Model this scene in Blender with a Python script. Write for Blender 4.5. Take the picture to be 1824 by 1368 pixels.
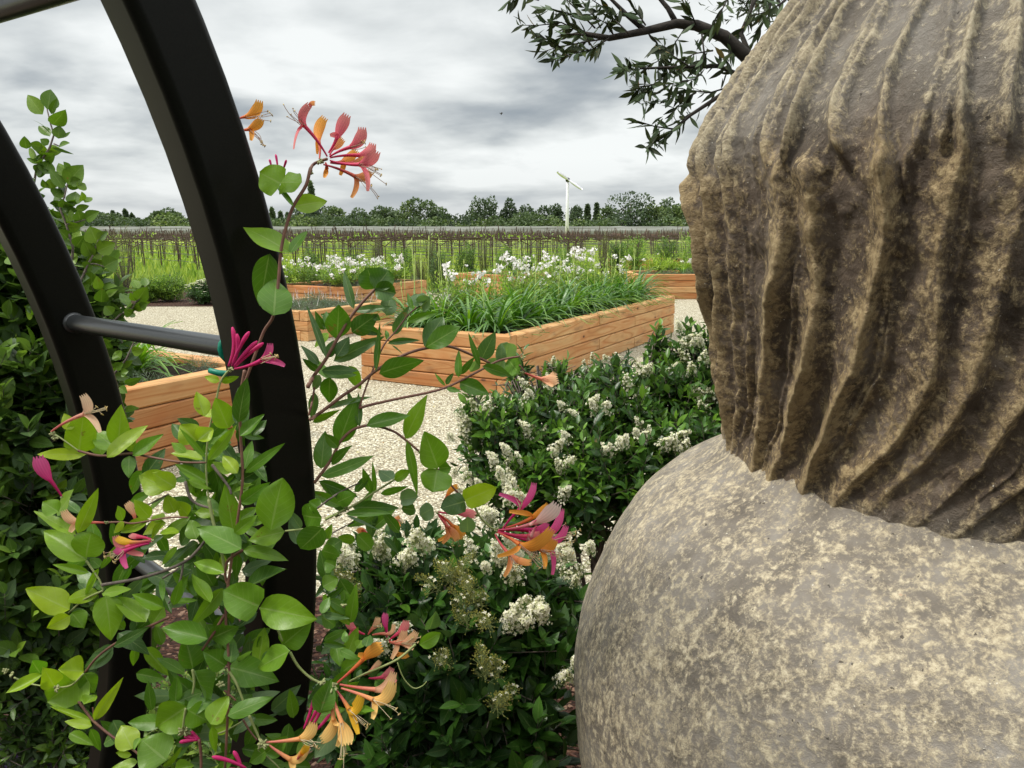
import bpy, math, random
import numpy as np
from mathutils import Vector
random.seed(7); RNG = np.random.default_rng(7)
scene = bpy.context.scene
C = scene.collection
for o in list(bpy.data.objects): bpy.data.objects.remove(o)
R = math.radians

# ------------------------------------------------------------------ camera
PITCH = R(11.2); FPX = 1371.0; CAM = np.array([0.0, 0.0, 1.5])
cd = bpy.data.cameras.new('camera'); cam = bpy.data.objects.new('camera', cd); C.objects.link(cam)
cam.location = CAM; cam.rotation_euler = (R(90) - PITCH, 0, 0)
cd.sensor_width = 36; cd.lens = 36 * FPX / 1824; cd.clip_start = 0.05; cd.clip_end = 3000
scene.camera = cam

# ------------------------------------------------------------------ world
SUN_EL, SUN_AZ = R(56), R(262)     # azimuth clockwise from +Y (north)
w = bpy.data.worlds.new('World'); scene.world = w; w.use_nodes = True
nt = w.node_tree; nt.nodes.clear()
def wn(t, **k):
    n = nt.nodes.new(t)
    for a, b in k.items(): setattr(n, a, b)
    return n
out = wn('ShaderNodeOutputWorld'); bg = wn('ShaderNodeBackground')
sky = wn('ShaderNodeTexSky', sky_type='NISHITA', sun_disc=False, sun_elevation=SUN_EL, sun_rotation=SUN_AZ)
geo = wn('ShaderNodeNewGeometry'); sep = wn('ShaderNodeSeparateXYZ')
nt.links.new(geo.outputs['Incoming'], sep.inputs[0])      # points back to the viewer: negate
def wm(op, a, b=None, clamp=False):
    n = wn('ShaderNodeMath', operation=op, use_clamp=clamp)
    for i, v in enumerate((a, b)):
        if v is None: continue
        if isinstance(v, (int, float)): n.inputs[i].default_value = v
        else: nt.links.new(v, n.inputs[i])
    return n.outputs[0]
tcw = wn('ShaderNodeTexCoord'); sep = wn('ShaderNodeSeparateXYZ'); nt.links.new(tcw.outputs['Generated'], sep.inputs[0])
zc = wm('MAXIMUM', sep.outputs[2], 0.0); zden = wm('ADD', zc, 0.17)
comb = wn('ShaderNodeCombineXYZ')
nt.links.new(wm('DIVIDE', sep.outputs[0], zden), comb.inputs[0]); nt.links.new(wm('DIVIDE', sep.outputs[1], zden), comb.inputs[1])
comb.inputs[2].default_value = 4.7
def wnoise(scale, det, rough, dist, off):
    mp = wn('ShaderNodeMapping'); mp.inputs['Location'].default_value = off; mp.inputs['Scale'].default_value = (1.0, 1.0, 1)
    nt.links.new(comb.outputs[0], mp.inputs[0])
    n = wn('ShaderNodeTexNoise'); n.inputs['Scale'].default_value = scale; n.inputs['Detail'].default_value = det
    n.inputs['Roughness'].default_value = rough; n.inputs['Distortion'].default_value = dist
    nt.links.new(mp.outputs[0], n.inputs[0]); return n.outputs[0]
n1 = wnoise(0.85, 6, 0.46, 0.25, (3.1, 0.4, 0)); n2 = wnoise(2.6, 5, 0.5, 0.2, (7.3, 2.2, 0))
mixn = wm('ADD', wm('MULTIPLY', n1, 0.74), wm('MULTIPLY', n2, 0.26))
ramp = wn('ShaderNodeValToRGB'); cr = ramp.color_ramp
cr.elements[0].position = 0.355; cr.elements[0].color = (0.28, 0.325, 0.37, 1)
cr.elements[1].position = 0.575; cr.elements[1].color = (0.95, 0.98, 0.97, 1)
e = cr.elements.new(0.43); e.color = (0.45, 0.49, 0.515, 1)
e = cr.elements.new(0.50); e.color = (0.72, 0.755, 0.755, 1)
nt.links.new(mixn, ramp.inputs[0])
# a bright strip close to the horizon, and the overcast dome brighter overhead
hz = wn('ShaderNodeMapRange'); hz.inputs[1].default_value = 0.0; hz.inputs[2].default_value = 0.09; hz.inputs[3].default_value = 0.75; hz.inputs[4].default_value = 0.0
nt.links.new(sep.outputs[2], hz.inputs[0])
mxh = wn('ShaderNodeMixRGB'); nt.links.new(hz.outputs[0], mxh.inputs[0]); nt.links.new(ramp.outputs[0], mxh.inputs[1]); mxh.inputs[2].default_value = (0.76, 0.79, 0.80, 1)
zen = wn('ShaderNodeMapRange'); zen.inputs[1].default_value = 0.30; zen.inputs[2].default_value = 0.9; zen.inputs[3].default_value = 1.0; zen.inputs[4].default_value = 3.2
nt.links.new(sep.outputs[2], zen.inputs[0])
vm = wn('ShaderNodeVectorMath', operation='SCALE'); nt.links.new(mxh.outputs[0], vm.inputs[0]); nt.links.new(zen.outputs[0], vm.inputs['Scale'])
vs = wn('ShaderNodeVectorMath', operation='SCALE'); nt.links.new(sky.outputs[0], vs.inputs[0]); vs.inputs['Scale'].default_value = 0.10
mx = wn('ShaderNodeMixRGB'); mx.inputs[0].default_value = 0.94
nt.links.new(vs.outputs[0], mx.inputs[1]); nt.links.new(vm.outputs[0], mx.inputs[2])
nt.links.new(mx.outputs[0], bg.inputs[0]); bg.inputs[1].default_value = 0.95
nt.links.new(bg.outputs[0], out.inputs[0])

# ------------------------------------------------------------------ sun, exposure
sd = bpy.data.lights.new('sun', 'SUN'); sd.energy = 3.4; sd.angle = R(9); sd.color = (1.0, 0.95, 0.86)
sun = bpy.data.objects.new('sun', sd); C.objects.link(sun)
sdir = Vector((math.sin(SUN_AZ) * math.cos(SUN_EL), math.cos(SUN_AZ) * math.cos(SUN_EL), math.sin(SUN_EL)))
sun.rotation_euler = sdir.to_track_quat('Z', 'Y').to_euler(); sun.location = (0, 0, 10)
scene.view_settings.view_transform = 'Standard'; scene.view_settings.look = 'None'
scene.view_settings.exposure = 0.10; scene.view_settings.gamma = 1.0
scene.render.engine = 'CYCLES'
scene.cycles.max_bounces = 8; scene.cycles.diffuse_bounces = 4; scene.cycles.transmission_bounces = 6
scene.cycles.use_denoising = True

# ------------------------------------------------------------------ helpers
CP, SP = math.cos(PITCH), math.sin(PITCH)
def ray(x, y):
    a = (x - 912) / FPX; b = (684 - y) / FPX
    return np.array([a, CP + b * SP, -SP + b * CP])
def P(x, y, d): return CAM + ray(x, y) * d
def G(x, y, z=0.0):
    r = ray(x, y); return CAM + r * ((z - 1.5) / r[2])
def nrm(v):
    v = np.asarray(v, float); return v / np.maximum(np.linalg.norm(v, axis=-1, keepdims=True), 1e-9)

def tag(o, label=None, cat=None, group=None, kind=None):
    if label: o['label'] = label
    if cat: o['category'] = cat
    if group: o['group'] = group
    if kind: o['kind'] = kind
    return o
def empty(name, loc, label, cat, group=None):
    o = bpy.data.objects.new(name, None); C.objects.link(o); o.location = tuple(float(v) for v in loc); o.empty_display_size = 0.1
    return tag(o, label, cat, group)

class MB:
    """collects quads (numpy) with a per-vertex vector 'lc' (u, v, tint) and optional colour"""
    def __init__(s): s.V = []; s.F = []; s.L = []; s.K = []; s.n = 0
    def add(s, V, F, L=None, K=None):
        V = np.asarray(V, float).reshape(-1, 3); F = np.asarray(F, int).reshape(-1, 4)
        s.V.append(V); s.F.append(F + s.n)
        s.L.append(np.zeros_like(V) if L is None else np.broadcast_to(np.asarray(L, float), V.shape))
        s.K.append(np.ones_like(V) if K is None else np.broadcast_to(np.asarray(K, float), V.shape))
        s.n += len(V); return s
    def box(s, c, sz, rz=0.0, L=None, bev=0.0):
        x, y, z = (v / 2 for v in sz); co, si = math.cos(rz), math.sin(rz)
        v = np.array([[a * x, b * y, g * z] for g in (-1, 1) for b in (-1, 1) for a in (-1, 1)])
        v = np.stack([v[:, 0] * co - v[:, 1] * si, v[:, 0] * si + v[:, 1] * co, v[:, 2]], 1) + np.asarray(c)
        f = [(0, 2, 3, 1), (4, 5, 7, 6), (0, 1, 5, 4), (2, 6, 7, 3), (0, 4, 6, 2), (1, 3, 7, 5)]
        return s.add(v, f, L)
    def tube(s, pts, rad, n=6, L=None, K=None, cap=True, flat=None):
        pts = np.asarray(pts, float); m = len(pts); rad = np.broadcast_to(np.asarray(rad, float), (m,)).copy()
        if K is not None: K = np.broadcast_to(np.asarray(K, float), (m, 3))
        if cap:
            d0 = nrm(pts[0] - pts[1]); d1 = nrm(pts[-1] - pts[-2])
            pts = np.vstack([pts[0] + d0 * rad[0] * .5, pts, pts[-1] + d1 * rad[-1] * .5])
            rad = np.concatenate([[rad[0] * .02], rad, [rad[-1] * .02]]); m += 2
            if K is not None: K = np.vstack([K[0], K, K[-1]])
        tg = nrm(np.gradient(pts, axis=0)); ref = np.array([0, 0, 1.0]) if abs(tg[0][2]) < .85 else np.array([1.0, 0, 0])
        a = nrm(np.cross(tg[0], ref)); A = []
        for i in range(m):
            a = nrm(a - tg[i] * np.dot(a, tg[i])); A.append(a)
        A = np.array(A); B = np.cross(tg, A); th = np.arange(n) * 2 * math.pi / n
        V = pts[:, None] + rad[:, None, None] * (np.cos(th)[None, :, None] * A[:, None] + np.sin(th)[None, :, None] * B[:, None])
        i, j = np.meshgrid(np.arange(m - 1), np.arange(n), indexing='ij'); j2 = (j + 1) % n
        F = np.stack([i * n + j, i * n + j2, (i + 1) * n + j2, (i + 1) * n + j], -1).reshape(-1, 4)
        if L is None: L = np.stack([np.tile(th / 6.283, m), np.repeat(np.linspace(0, 1, m), n), np.zeros(m * n)], 1)
        KK = None if K is None else np.repeat(K, n, axis=0)
        return s.add(V, F, L, KK)
    def build(s, name, m, parent=None, smooth=True):
        V = np.vstack(s.V); F = np.vstack(s.F); L = np.vstack(s.L); K = np.vstack(s.K)
        me = bpy.data.meshes.new(name)
        off = np.zeros(3)
        if parent is not None: off = np.array(parent_world(parent))
        V = V - off
        me.vertices.add(len(V)); me.vertices.foreach_set('co', V.astype(np.float32).ravel())
        me.loops.add(F.size); me.loops.foreach_set('vertex_index', F.astype(np.int32).ravel())
        me.polygons.add(len(F)); me.polygons.foreach_set('loop_start', np.arange(0, F.size, 4, dtype=np.int32))
        me.polygons.foreach_set('loop_total', np.full(len(F), 4, np.int32))
        me.polygons.foreach_set('use_smooth', np.full(len(F), smooth, bool))
        at = me.attributes.new('lc', 'FLOAT_VECTOR', 'POINT'); at.data.foreach_set('vector', L.astype(np.float32).ravel())
        ac = me.attributes.new('kc', 'FLOAT_VECTOR', 'POINT'); ac.data.foreach_set('vector', K.astype(np.float32).ravel())
        me.update(calc_edges=True); me.validate()
        me.materials.append(m)
        o = bpy.data.objects.new(name, me); C.objects.link(o)
        if parent is not None: o.parent = parent
        return o
def parent_world(o):
    x, y, z = o.location
    while o.parent is not None:
        o = o.parent; x += o.location[0]; y += o.location[1]; z += o.location[2]
    return (x, y, z)
def copy_tree(o, loc=None, parent=None, rz=None, sc=None):
    c = o.copy(); C.objects.link(c)
    if parent is not None: c.parent = parent
    for ch in list(o.children): copy_tree(ch, parent=c)
    if loc is not None: c.location = tuple(float(v) for v in loc)
    if rz is not None: c.rotation_euler[2] = rz
    if sc is not None: c.scale = (sc, sc, sc)
    return c

def leafprof(kind, t):
    if kind == 'ov': return np.sin(np.pi * np.clip(t, 0, 1) ** 0.72) ** 0.85      # ovate, broad low down
    if kind == 'el': return np.sin(np.pi * t ** 0.92) ** 0.9                         # elliptic
    if kind == 'la': return np.sin(np.pi * t ** 0.9) ** 1.15                         # lance
    if kind == 'rd': return np.sqrt(np.clip(1 - (2 * t - 1) ** 2, 0, 1))             # round
    if kind == 'cl': return np.where(t < .02, 0.55, np.clip(np.cos((t - .35) * 1.5) ** .5 * (1 - t ** 7), .0, 1))   # clasping half disc
    if kind == 'st': return (1 - t ** 3) * (0.5 + 0.5 * np.minimum(1, t * 8))        # strap
def leaves(mb, B, T, N, W, tint, kind='ov', nu=2, nv=4, fold=0.25, curl=0.12, wave=0.0, K=None):
    B = np.atleast_2d(B).astype(float); T = np.atleast_2d(T).astype(float); N = np.atleast_2d(N).astype(float)
    M = len(B); W = np.broadcast_to(np.asarray(W, float), (M,)); tint = np.broadcast_to(np.asarray(tint, float), (M,))
    fold = np.broadcast_to(np.asarray(fold, float), (M,)); curl = np.broadcast_to(np.asarray(curl, float), (M,))
    ax = T - B; Ln = np.linalg.norm(ax, axis=1, keepdims=True); ax = ax / np.maximum(Ln, 1e-9)
    N = nrm(N - ax * (N * ax).sum(1, keepdims=True)); S = np.cross(ax, N)
    t = np.linspace(0, 1, nv + 1); s = np.linspace(-1, 1, 2 * nu + 1)
    pr = leafprof(kind, t); pr = np.maximum(pr, 0.015)
    wv = 0.0
    if wave:
        ph = RNG.random((M, 1, 1)) * 6.28
        wv = wave * np.sin(t[None, :, None] * 9 + ph) * np.abs(s)[None, None, :] ** 2 * np.sign(s + 1e-9)[None, None, :]
    hw = W[:, None, None] * .5
    offS = s[None, None, :] * pr[None, :, None] * hw * np.cos(fold)[:, None, None]
    offN = np.abs(s)[None, None, :] ** 1.3 * pr[None, :, None] * hw * np.sin(fold)[:, None, None] - (curl[:, None, None] * Ln[:, :, None] * (t ** 2 - t * .35)[None, :, None]) + wv * hw
    V = B[:, None, None] + ax[:, None, None] * (Ln[:, :, None] * t[None, :, None])[..., None] + S[:, None, None] * offS[..., None] + N[:, None, None] * offN[..., None]
    nU, nV = 2 * nu + 1, nv + 1
    i, j = np.meshgrid(np.arange(nv), np.arange(2 * nu), indexing='ij')
    f = np.stack([i * nU + j, i * nU + j + 1, (i + 1) * nU + j + 1, (i + 1) * nU + j], -1).reshape(-1, 4)
    F = f[None] + (np.arange(M) * nU * nV)[:, None, None]
    L = np.zeros((M, nV, nU, 3)); L[..., 0] = s[None, None, :]; L[..., 1] = t[None, :, None]; L[..., 2] = tint[:, None, None]
    Kk = None
    if K is not None: Kk = np.broadcast_to(np.broadcast_to(np.asarray(K, float), (M, 3))[:, None, None], (M, nV, nU, 3)).reshape(-1, 3)
    mb.add(V.reshape(-1, 3), F.reshape(-1, 4), L.reshape(-1, 3), Kk)

# ------------------------------------------------------------------ materials
class NT:
    def __init__(s, name):
        s.m = bpy.data.materials.new(name); s.m.use_nodes = True; s.t = s.m.node_tree; s.t.nodes.clear()
        s.o = s.n('ShaderNodeOutputMaterial')
    def n(s, t, **k):
        x = s.t.nodes.new(t)
        for a, b in k.items(): setattr(x, a, b)
        return x
    def l(s, a, b): s.t.links.new(a, b)
    def set(s, sock, v):
        if isinstance(v, bpy.types.NodeSocket): s.l(v, sock)
        elif isinstance(v, (tuple, list)) and len(v) == 3 and sock.type == 'RGBA': sock.default_value = (*v, 1)
        else: sock.default_value = v
    def math(s, op, a, b=0.0, c=None, clamp=False):
        x = s.n('ShaderNodeMath', operation=op, use_clamp=clamp); s.set(x.inputs[0], a); s.set(x.inputs[1], b)
        if c is not None: s.set(x.inputs[2], c)
        return x.outputs[0]
    def mix(s, f, a, b, blend='MIX'):
        x = s.n('ShaderNodeMixRGB', blend_type=blend); s.set(x.inputs[0], f); s.set(x.inputs[1], a); s.set(x.inputs[2], b); return x.outputs[0]
    def coord(s, kind='Object', scale=(1, 1, 1), rot=(0, 0, 0), loc=(0, 0, 0)):
        tc = s.n('ShaderNodeTexCoord'); mp = s.n('ShaderNodeMapping'); s.l(tc.outputs[kind], mp.inputs[0])
        mp.inputs['Scale'].default_value = scale; mp.inputs['Rotation'].default_value = rot; mp.inputs['Location'].default_value = loc
        return mp.outputs[0]
    def noise(s, co, scale, det=4, rough=.55, dist=0.0, col=False):
        x = s.n('ShaderNodeTexNoise'); s.l(co, x.inputs[0]); x.inputs['Scale'].default_value = scale; x.inputs['Detail'].default_value = det
        x.inputs['Roughness'].default_value = rough; x.inputs['Distortion'].default_value = dist
        return x.outputs[1 if col else 0]
    def vor(s, co, scale, feature='F1', outp=0, rnd=1.0):
        x = s.n('ShaderNodeTexVoronoi', feature=feature); s.l(co, x.inputs[0]); x.inputs['Scale'].default_value = scale
        x.inputs['Randomness'].default_value = rnd; return x.outputs[outp]
    def ramp(s, v, stops):
        x = s.n('ShaderNodeValToRGB'); s.set(x.inputs[0], v); c = x.color_ramp
        c.elements[0].position = stops[0][0]; c.elements[0].color = (*stops[0][1], 1)
        c.elements[1].position = stops[-1][0]; c.elements[1].color = (*stops[-1][1], 1)
        for p, k in stops[1:-1]: c.elements.new(p).color = (*k, 1)
        return x.outputs[0]
    def attr(s, name='lc', o='Vector'): return s.n('ShaderNodeAttribute', attribute_name=name).outputs[o]
    def bump(s, h, strength=.3, dist=.01, normal=None):
        x = s.n('ShaderNodeBump'); s.set(x.inputs['Height'], h); x.inputs['Strength'].default_value = strength; x.inputs['Distance'].default_value = dist
        if normal is not None: s.l(normal, x.inputs['Normal'])
        return x.outputs[0]
    def pbr(s, col, rough=.7, metal=0.0, normal=None, spec=.5, sss=0):
        x = s.n('ShaderNodeBsdfPrincipled'); s.set(x.inputs['Base Color'], col); s.set(x.inputs['Roughness'], rough)
        s.set(x.inputs['Metallic'], metal); s.set(x.inputs['Specular IOR Level'], spec)
        if normal is not None: s.l(normal, x.inputs['Normal'])
        return x.outputs[0]
    def done(s, sh): s.l(sh, s.o.inputs[0]); return s.m
def leafmat(name, stops, rough=.38, trans=.35, vein=.35, tcol=(1.1, 1.25, .45), back=1.35, spec=.45):
    """tint picks the leaf's own colour; pale midrib and side veins; paler underside; light passes through"""
    m = NT(name); a = m.attr(); sp = m.n('ShaderNodeSeparateXYZ'); m.l(a, sp.inputs[0]); u, v, ti = sp.outputs
    au = m.math('ABSOLUTE', u)
    base = m.ramp(ti, stops)
    co = m.coord('Object'); base = m.mix(m.math('MULTIPLY', m.noise(co, 55, 3), .35), base, (.02, .035, .008), 'MIX')
    fl = m.math('GREATER_THAN', m.noise(m.coord('Object', loc=(4, 4, 4)), 42, 4, .6), .70); base = m.mix(m.math('MULTIPLY', fl, .55), base, (.20, .11, .03))
    mid = m.math('LESS_THAN', au, m.math('MULTIPLY_ADD', v, -.05, .075))
    side = m.math('FRACT', m.math('MULTIPLY', m.math('SUBTRACT', v, m.math('MULTIPLY', au, .28)), 7.0))
    side = m.math('MULTIPLY', m.math('LESS_THAN', side, .09), .45)
    vv = m.math('MULTIPLY', m.math('MAXIMUM', mid, side), vein)
    base = m.mix(vv, base, (.42, .50, .20))
    g = m.n('ShaderNodeNewGeometry')
    base = m.mix(m.math('MULTIPLY', g.outputs['Backfacing'], .35), base, (.16, .24, .13))
    p = m.pbr(base, rough, normal=m.bump(m.math('ADD', m.math('MULTIPLY', vv, -1.0), m.noise(co, 120, 2)), .25, .002), spec=spec)
    t = m.n('ShaderNodeBsdfTranslucent'); m.l(m.mix(1.0, base, tcol, 'MULTIPLY'), t.inputs[0])
    x = m.n('ShaderNodeMixShader'); x.inputs[0].default_value = trans; m.l(p, x.inputs[1]); m.l(t.outputs[0], x.inputs[2])
    return m.done(x.outputs[0])
def kcmat(name, rough=.55, trans=.35, spec=.3):
    m = NT(name); k = m.attr('kc'); co = m.coord('Object')
    c = m.mix(m.math('MULTIPLY', m.noise(co, 90, 3), .12), k, (.35, .10, .04))
    p = m.pbr(c, rough, spec=spec); t = m.n('ShaderNodeBsdfTranslucent'); m.l(c, t.inputs[0])
    x = m.n('ShaderNodeMixShader'); x.inputs[0].default_value = trans; m.l(p, x.inputs[1]); m.l(t.outputs[0], x.inputs[2])
    return m.done(x.outputs[0])
def simple(name, c1, c2, scale=20, rough=.7, bump=.3, bd=.005, spec=.4, metal=0.0, det=5, sc=(1, 1, 1)):
    m = NT(name); co = m.coord('Object', scale=sc); n = m.noise(co, scale, det)
    return m.done(m.pbr(m.ramp(n, [(.3, c1), (.7, c2)]), rough, metal, m.bump(n, bump, bd), spec))

M = {}
# honeysuckle: tint 0 = young lime, .5 = mid green, .8 = deep green, 1 = glaucous underside
M['honey'] = leafmat('honeysuckle_leaf', [(0, (.40, .54, .02)), (.25, (.26, .44, .018)), (.5, (.13, .29, .018)), (.8, (.045, .12, .014)), (1, (.20, .31, .15))], .38, .40, .26, spec=.42)
M['shrub'] = leafmat('glossy_shrub_leaf', [(0, (.24, .36, .02)), (.3, (.12, .22, .02)), (.7, (.05, .11, .016)), (1, (.10, .15, .08))], .40, .32, .15, spec=.3)
M['privet'] = leafmat('privet_leaf', [(0, (.14, .28, .02)), (.35, (.05, .14, .014)), (.8, (.014, .048, .008)), (1, (.03, .07, .025))], .32, .22, .15, spec=.3)
M['olive'] = leafmat('olive_leaf', [(0, (.05, .07, .015)), (.5, (.022, .032, .010)), (.93, (.014, .02, .009)), (1, (.25, .10, .02))], .5, .15, .1, (1, 1, .7), spec=.2)
M['lowgreen'] = leafmat('low_plant_leaf', [(0, (.22, .32, .03)), (.5, (.09, .18, .03)), (1, (.04, .09, .02))], .5, .3, .2)
M['strap'] = leafmat('strap_leaf', [(0, (.24, .44, .02)), (.5, (.08, .23, .015)), (1, (.025, .09, .010))], .33, .25, .15)
M['bedgreen'] = leafmat('bed_plant_leaf', [(0, (.38, .52, .04)), (.5, (.19, .33, .03)), (1, (.06, .13, .02))], .5, .38, .1)
M['grey'] = leafmat('grey_foliage', [(0, (.20, .25, .17)), (.5, (.13, .18, .12)), (1, (.07, .11, .06))], .7, .2, .05)
M['brush'] = leafmat('brownish_foliage', [(0, (.20, .20, .04)), (.5, (.13, .15, .04)), (1, (.07, .07, .025))], .6, .25, .05)
M['tree'] = leafmat('far_tree_leaf', [(0, (.19, .25, .055)), (.4, (.09, .135, .045)), (.75, (.05, .08, .035)), (1, (.03, .05, .028))], .7, .15, 0)
M['field'] = leafmat('field_grass', [(0, (.42, .48, .07)), (.5, (.27, .38, .05)), (1, (.13, .22, .03))], .7, .35, 0)
M['petal'] = kcmat('honeysuckle_petal'); M['bloom'] = kcmat('white_bloom', .6, .3)
# ------------------------------------------------------------------ more materials
def m_gravel():
    m = NT('pale_gravel'); co = m.coord('Object')
    v = m.vor(co, 62); vc = m.vor(co, 62, outp=1); n = m.noise(co, 2.2, 5); f = m.noise(co, 160, 3)
    sp = m.n('ShaderNodeSeparateXYZ'); m.l(vc, sp.inputs[0])
    stone = m.ramp(sp.outputs[0], [(0, (.21, .175, .115)), (.3, (.41, .365, .255)), (.6, (.55, .505, .375)), (1, (.70, .665, .53))])
    edge = m.math('GREATER_THAN', v, .52)
    c = m.mix(m.math('MULTIPLY', edge, .75), stone, (.13, .105, .065))
    c = m.mix(m.math('MULTIPLY', m.math('SUBTRACT', n, .35, clamp=True), .5), c, (.30, .25, .16))
    h = m.math('ADD', m.math('MULTIPLY', v, -1.0), m.math('MULTIPLY', f, .3))
    return m.done(m.pbr(c, .85, normal=m.bump(h, .9, .012), spec=.25))
M['gravel'] = m_gravel()
def m_mulch():
    m = NT('bark_mulch'); co = m.coord('Object', scale=(1, 2.2, 1), rot=(0, 0, .6)); v = m.vor(co, 60, outp=1); n = m.noise(co, 30, 6)
    sp = m.n('ShaderNodeSeparateXYZ'); m.l(v, sp.inputs[0])
    c = m.ramp(sp.outputs[0], [(0, (.018, .009, .006)), (.6, (.05, .022, .014)), (.9, (.10, .045, .028)), (1, (.22, .14, .09))])
    return m.done(m.pbr(c, .9, normal=m.bump(m.math('ADD', sp.outputs[1], n), 1.0, .02), spec=.2))
M['mulch'] = m_mulch()
M['soil'] = simple('dark_potting_soil', (.012, .008, .006), (.05, .03, .02), 45, .95, 1.0, .02, .2)
M['meadow'] = simple('meadow_ground', (.16, .24, .04), (.42, .50, .09), .9, .95, .3, .05, .1, det=8)
M['farland'] = simple('far_farmland', (.20, .22, .12), (.34, .33, .22), .05, .95, .2, .1, .1, det=8)
def m_wood(name='cedar_timber', g=0):
    """object space: x runs along the timber; random tone per timber object"""
    m = NT(name); oi = m.n('ShaderNodeObjectInfo'); tc = m.n('ShaderNodeTexCoord')
    add = m.n('ShaderNodeVectorMath', operation='ADD'); m.l(tc.outputs['Object'], add.inputs[0])
    sc = m.n('ShaderNodeCombineXYZ'); m.l(m.math('MULTIPLY', oi.outputs['Random'], 37.0), sc.inputs[0]); m.l(m.math('MULTIPLY', oi.outputs['Random'], 11.0), sc.inputs[2])
    m.l(sc.outputs[0], add.inputs[1])
    def mp(s):
        x = m.n('ShaderNodeMapping'); m.l(add.outputs[0], x.inputs[0]); x.inputs['Scale'].default_value = s; return x.outputs[0]
    broad = m.noise(mp((.9, 1, 3.0)), 2.2, 3, .5, .6)
    g0 = m.noise(mp((.16, 1.2, 2.0)), 1.5, 2, .45, .2)
    ring = m.math('PINGPONG', m.math('MULTIPLY', g0, 30.0), 1.0)
    fib = m.noise(mp((2.2, 55, 55)), 3.0, 5, .7)
    c = m.ramp(ring, [(0, (.47, .295, .135)), (.6, (.53, .35, .175)), (.88, (.45, .26, .11)), (1, (.33, .165, .065))])
    c = m.mix(m.math('MULTIPLY', m.math('SUBTRACT', broad, .42, clamp=True), 2.2, clamp=True), c, (.44, .165, .055))
    c = m.mix(m.math('MULTIPLY', fib, .35), c, (.36, .15, .05))
    tone = m.ramp(oi.outputs['Random'], [(0, (1.18, 1.15, 1.08)), (.3, (.98, .86, .74)), (.55, (1.12, 1.16, 1.15)), (.8, (.90, .72, .60)), (1, (.78, .60, .48))])
    c = m.mix(1.0, c, tone, 'MULTIPLY')
    k = m.vor(mp((1, 1.8, 2.2)), 2.3, rnd=1.0)                                        # knots
    kn = m.math('SUBTRACT', 1.0, m.math('MULTIPLY', m.math('SUBTRACT', k, .045, clamp=True), 26.0, clamp=True))
    kh = m.math('SUBTRACT', 1.0, m.math('MULTIPLY', m.math('SUBTRACT', k, .06, clamp=True), 6.5, clamp=True))
    c = m.mix(m.math('MULTIPLY', kh, .35), c, (.28, .10, .03)); c = m.mix(m.math('MULTIPLY', kn, .9), c, (.06, .022, .01))
    st = m.noise(mp((.7, 3, 3)), 3.1, 6, .65); st = m.math('MULTIPLY', m.math('SUBTRACT', st, .565, clamp=True), 6.0, clamp=True)
    c = m.mix(m.math('MULTIPLY', st, .65), c, (.15, .075, .04))                        # damp dark stains
    return m.done(m.pbr(c, .72, normal=m.bump(m.math('ADD', fib, m.math('MULTIPLY', ring, .3)), .25, .003), spec=.3))
M['wood'] = m_wood()
M['steel'] = simple('dark_bronze_powder_coat', (.004, .004, .003), (.007, .007, .005), 400, .36, .06, .0005, .12)
M['tube'] = simple('dark_grey_rail_paint', (.028, .030, .030), (.045, .047, .047), 500, .30, .05, .0005, .6)
M['stem'] = simple('vine_stem', (.12, .045, .035), (.20, .10, .06), 60, .6, .3, .001)
M['stemg'] = simple('green_stem', (.20, .25, .07), (.28, .30, .12), 60, .6, .2, .001)
M['bark'] = simple('grey_bark', (.07, .055, .045), (.20, .16, .13), 60, .85, .8, .003)
M['darkbark'] = simple('dark_bark', (.012, .010, .008), (.035, .027, .021), 45, .9, .8, .005)
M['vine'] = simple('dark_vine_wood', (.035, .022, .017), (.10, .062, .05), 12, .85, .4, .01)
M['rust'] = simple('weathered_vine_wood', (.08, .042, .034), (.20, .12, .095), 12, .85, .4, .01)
M['wire'] = simple('trellis_wire_steel', (.04, .04, .04), (.08, .08, .08), 5, .6, .1, .001)
M['white'] = simple('white_painted_steel', (.60, .58, .66), (.66, .64, .72), 3, .5, .1, .001)
M['net'] = simple('pale_bird_net', (.09, .095, .075), (.25, .255, .235), .9, .9, .3, .02, .1, det=6, sc=(.15, 1, 4))
M['tie'] = simple('green_tie_tape', (.0, .16, .10), (.01, .26, .17), 120, .4, .3, .001)
M['bract'] = simple('green_bract', (.20, .22, .08), (.34, .34, .16), 300, .6, .5, .001)

# ------------------------------------------------------------------ ground sheets
def sheet(name, x0, x1, y0, y1, z, m, kind='structure', nx=1, ny=1, amp=0.0):
    xs = np.linspace(x0, x1, nx + 1); ys = np.linspace(y0, y1, ny + 1); X, Y = np.meshgrid(xs, ys)
    Z = np.full_like(X, z) + (amp * (np.sin(X * 1.7 + 1) * np.cos(Y * 1.3) + .6 * np.sin(X * 4.1 + Y * 3.3)) if amp else 0)
    V = np.stack([X, Y, Z], -1).reshape(-1, 3); n = nx + 1
    i, j = np.meshgrid(np.arange(ny), np.arange(nx), indexing='ij')
    F = np.stack([i * n + j, i * n + j + 1, (i + 1) * n + j + 1, (i + 1) * n + j], -1).reshape(-1, 4)
    mb = MB(); mb.add(V, F); o = mb.build(name, m); o['kind'] = kind; return o
sheet('ground', -1500, 1500, -300, 2600, -.012, M['farland'])
sheet('meadow', -160, 160, 18.5, 150, -.004, M['meadow'])
sheet('gravel_yard', -40, 40, 2.75, 20.5, 0.0, M['gravel'], nx=100, ny=60, amp=.0)
sheet('mulch_bed', -9, 9, -3, 2.95, .018, M['mulch'], nx=160, ny=60, amp=.006)
sheet('border_soil', -14, -3.6, 15.7, 20.6, .006, M['mulch'])

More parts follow.
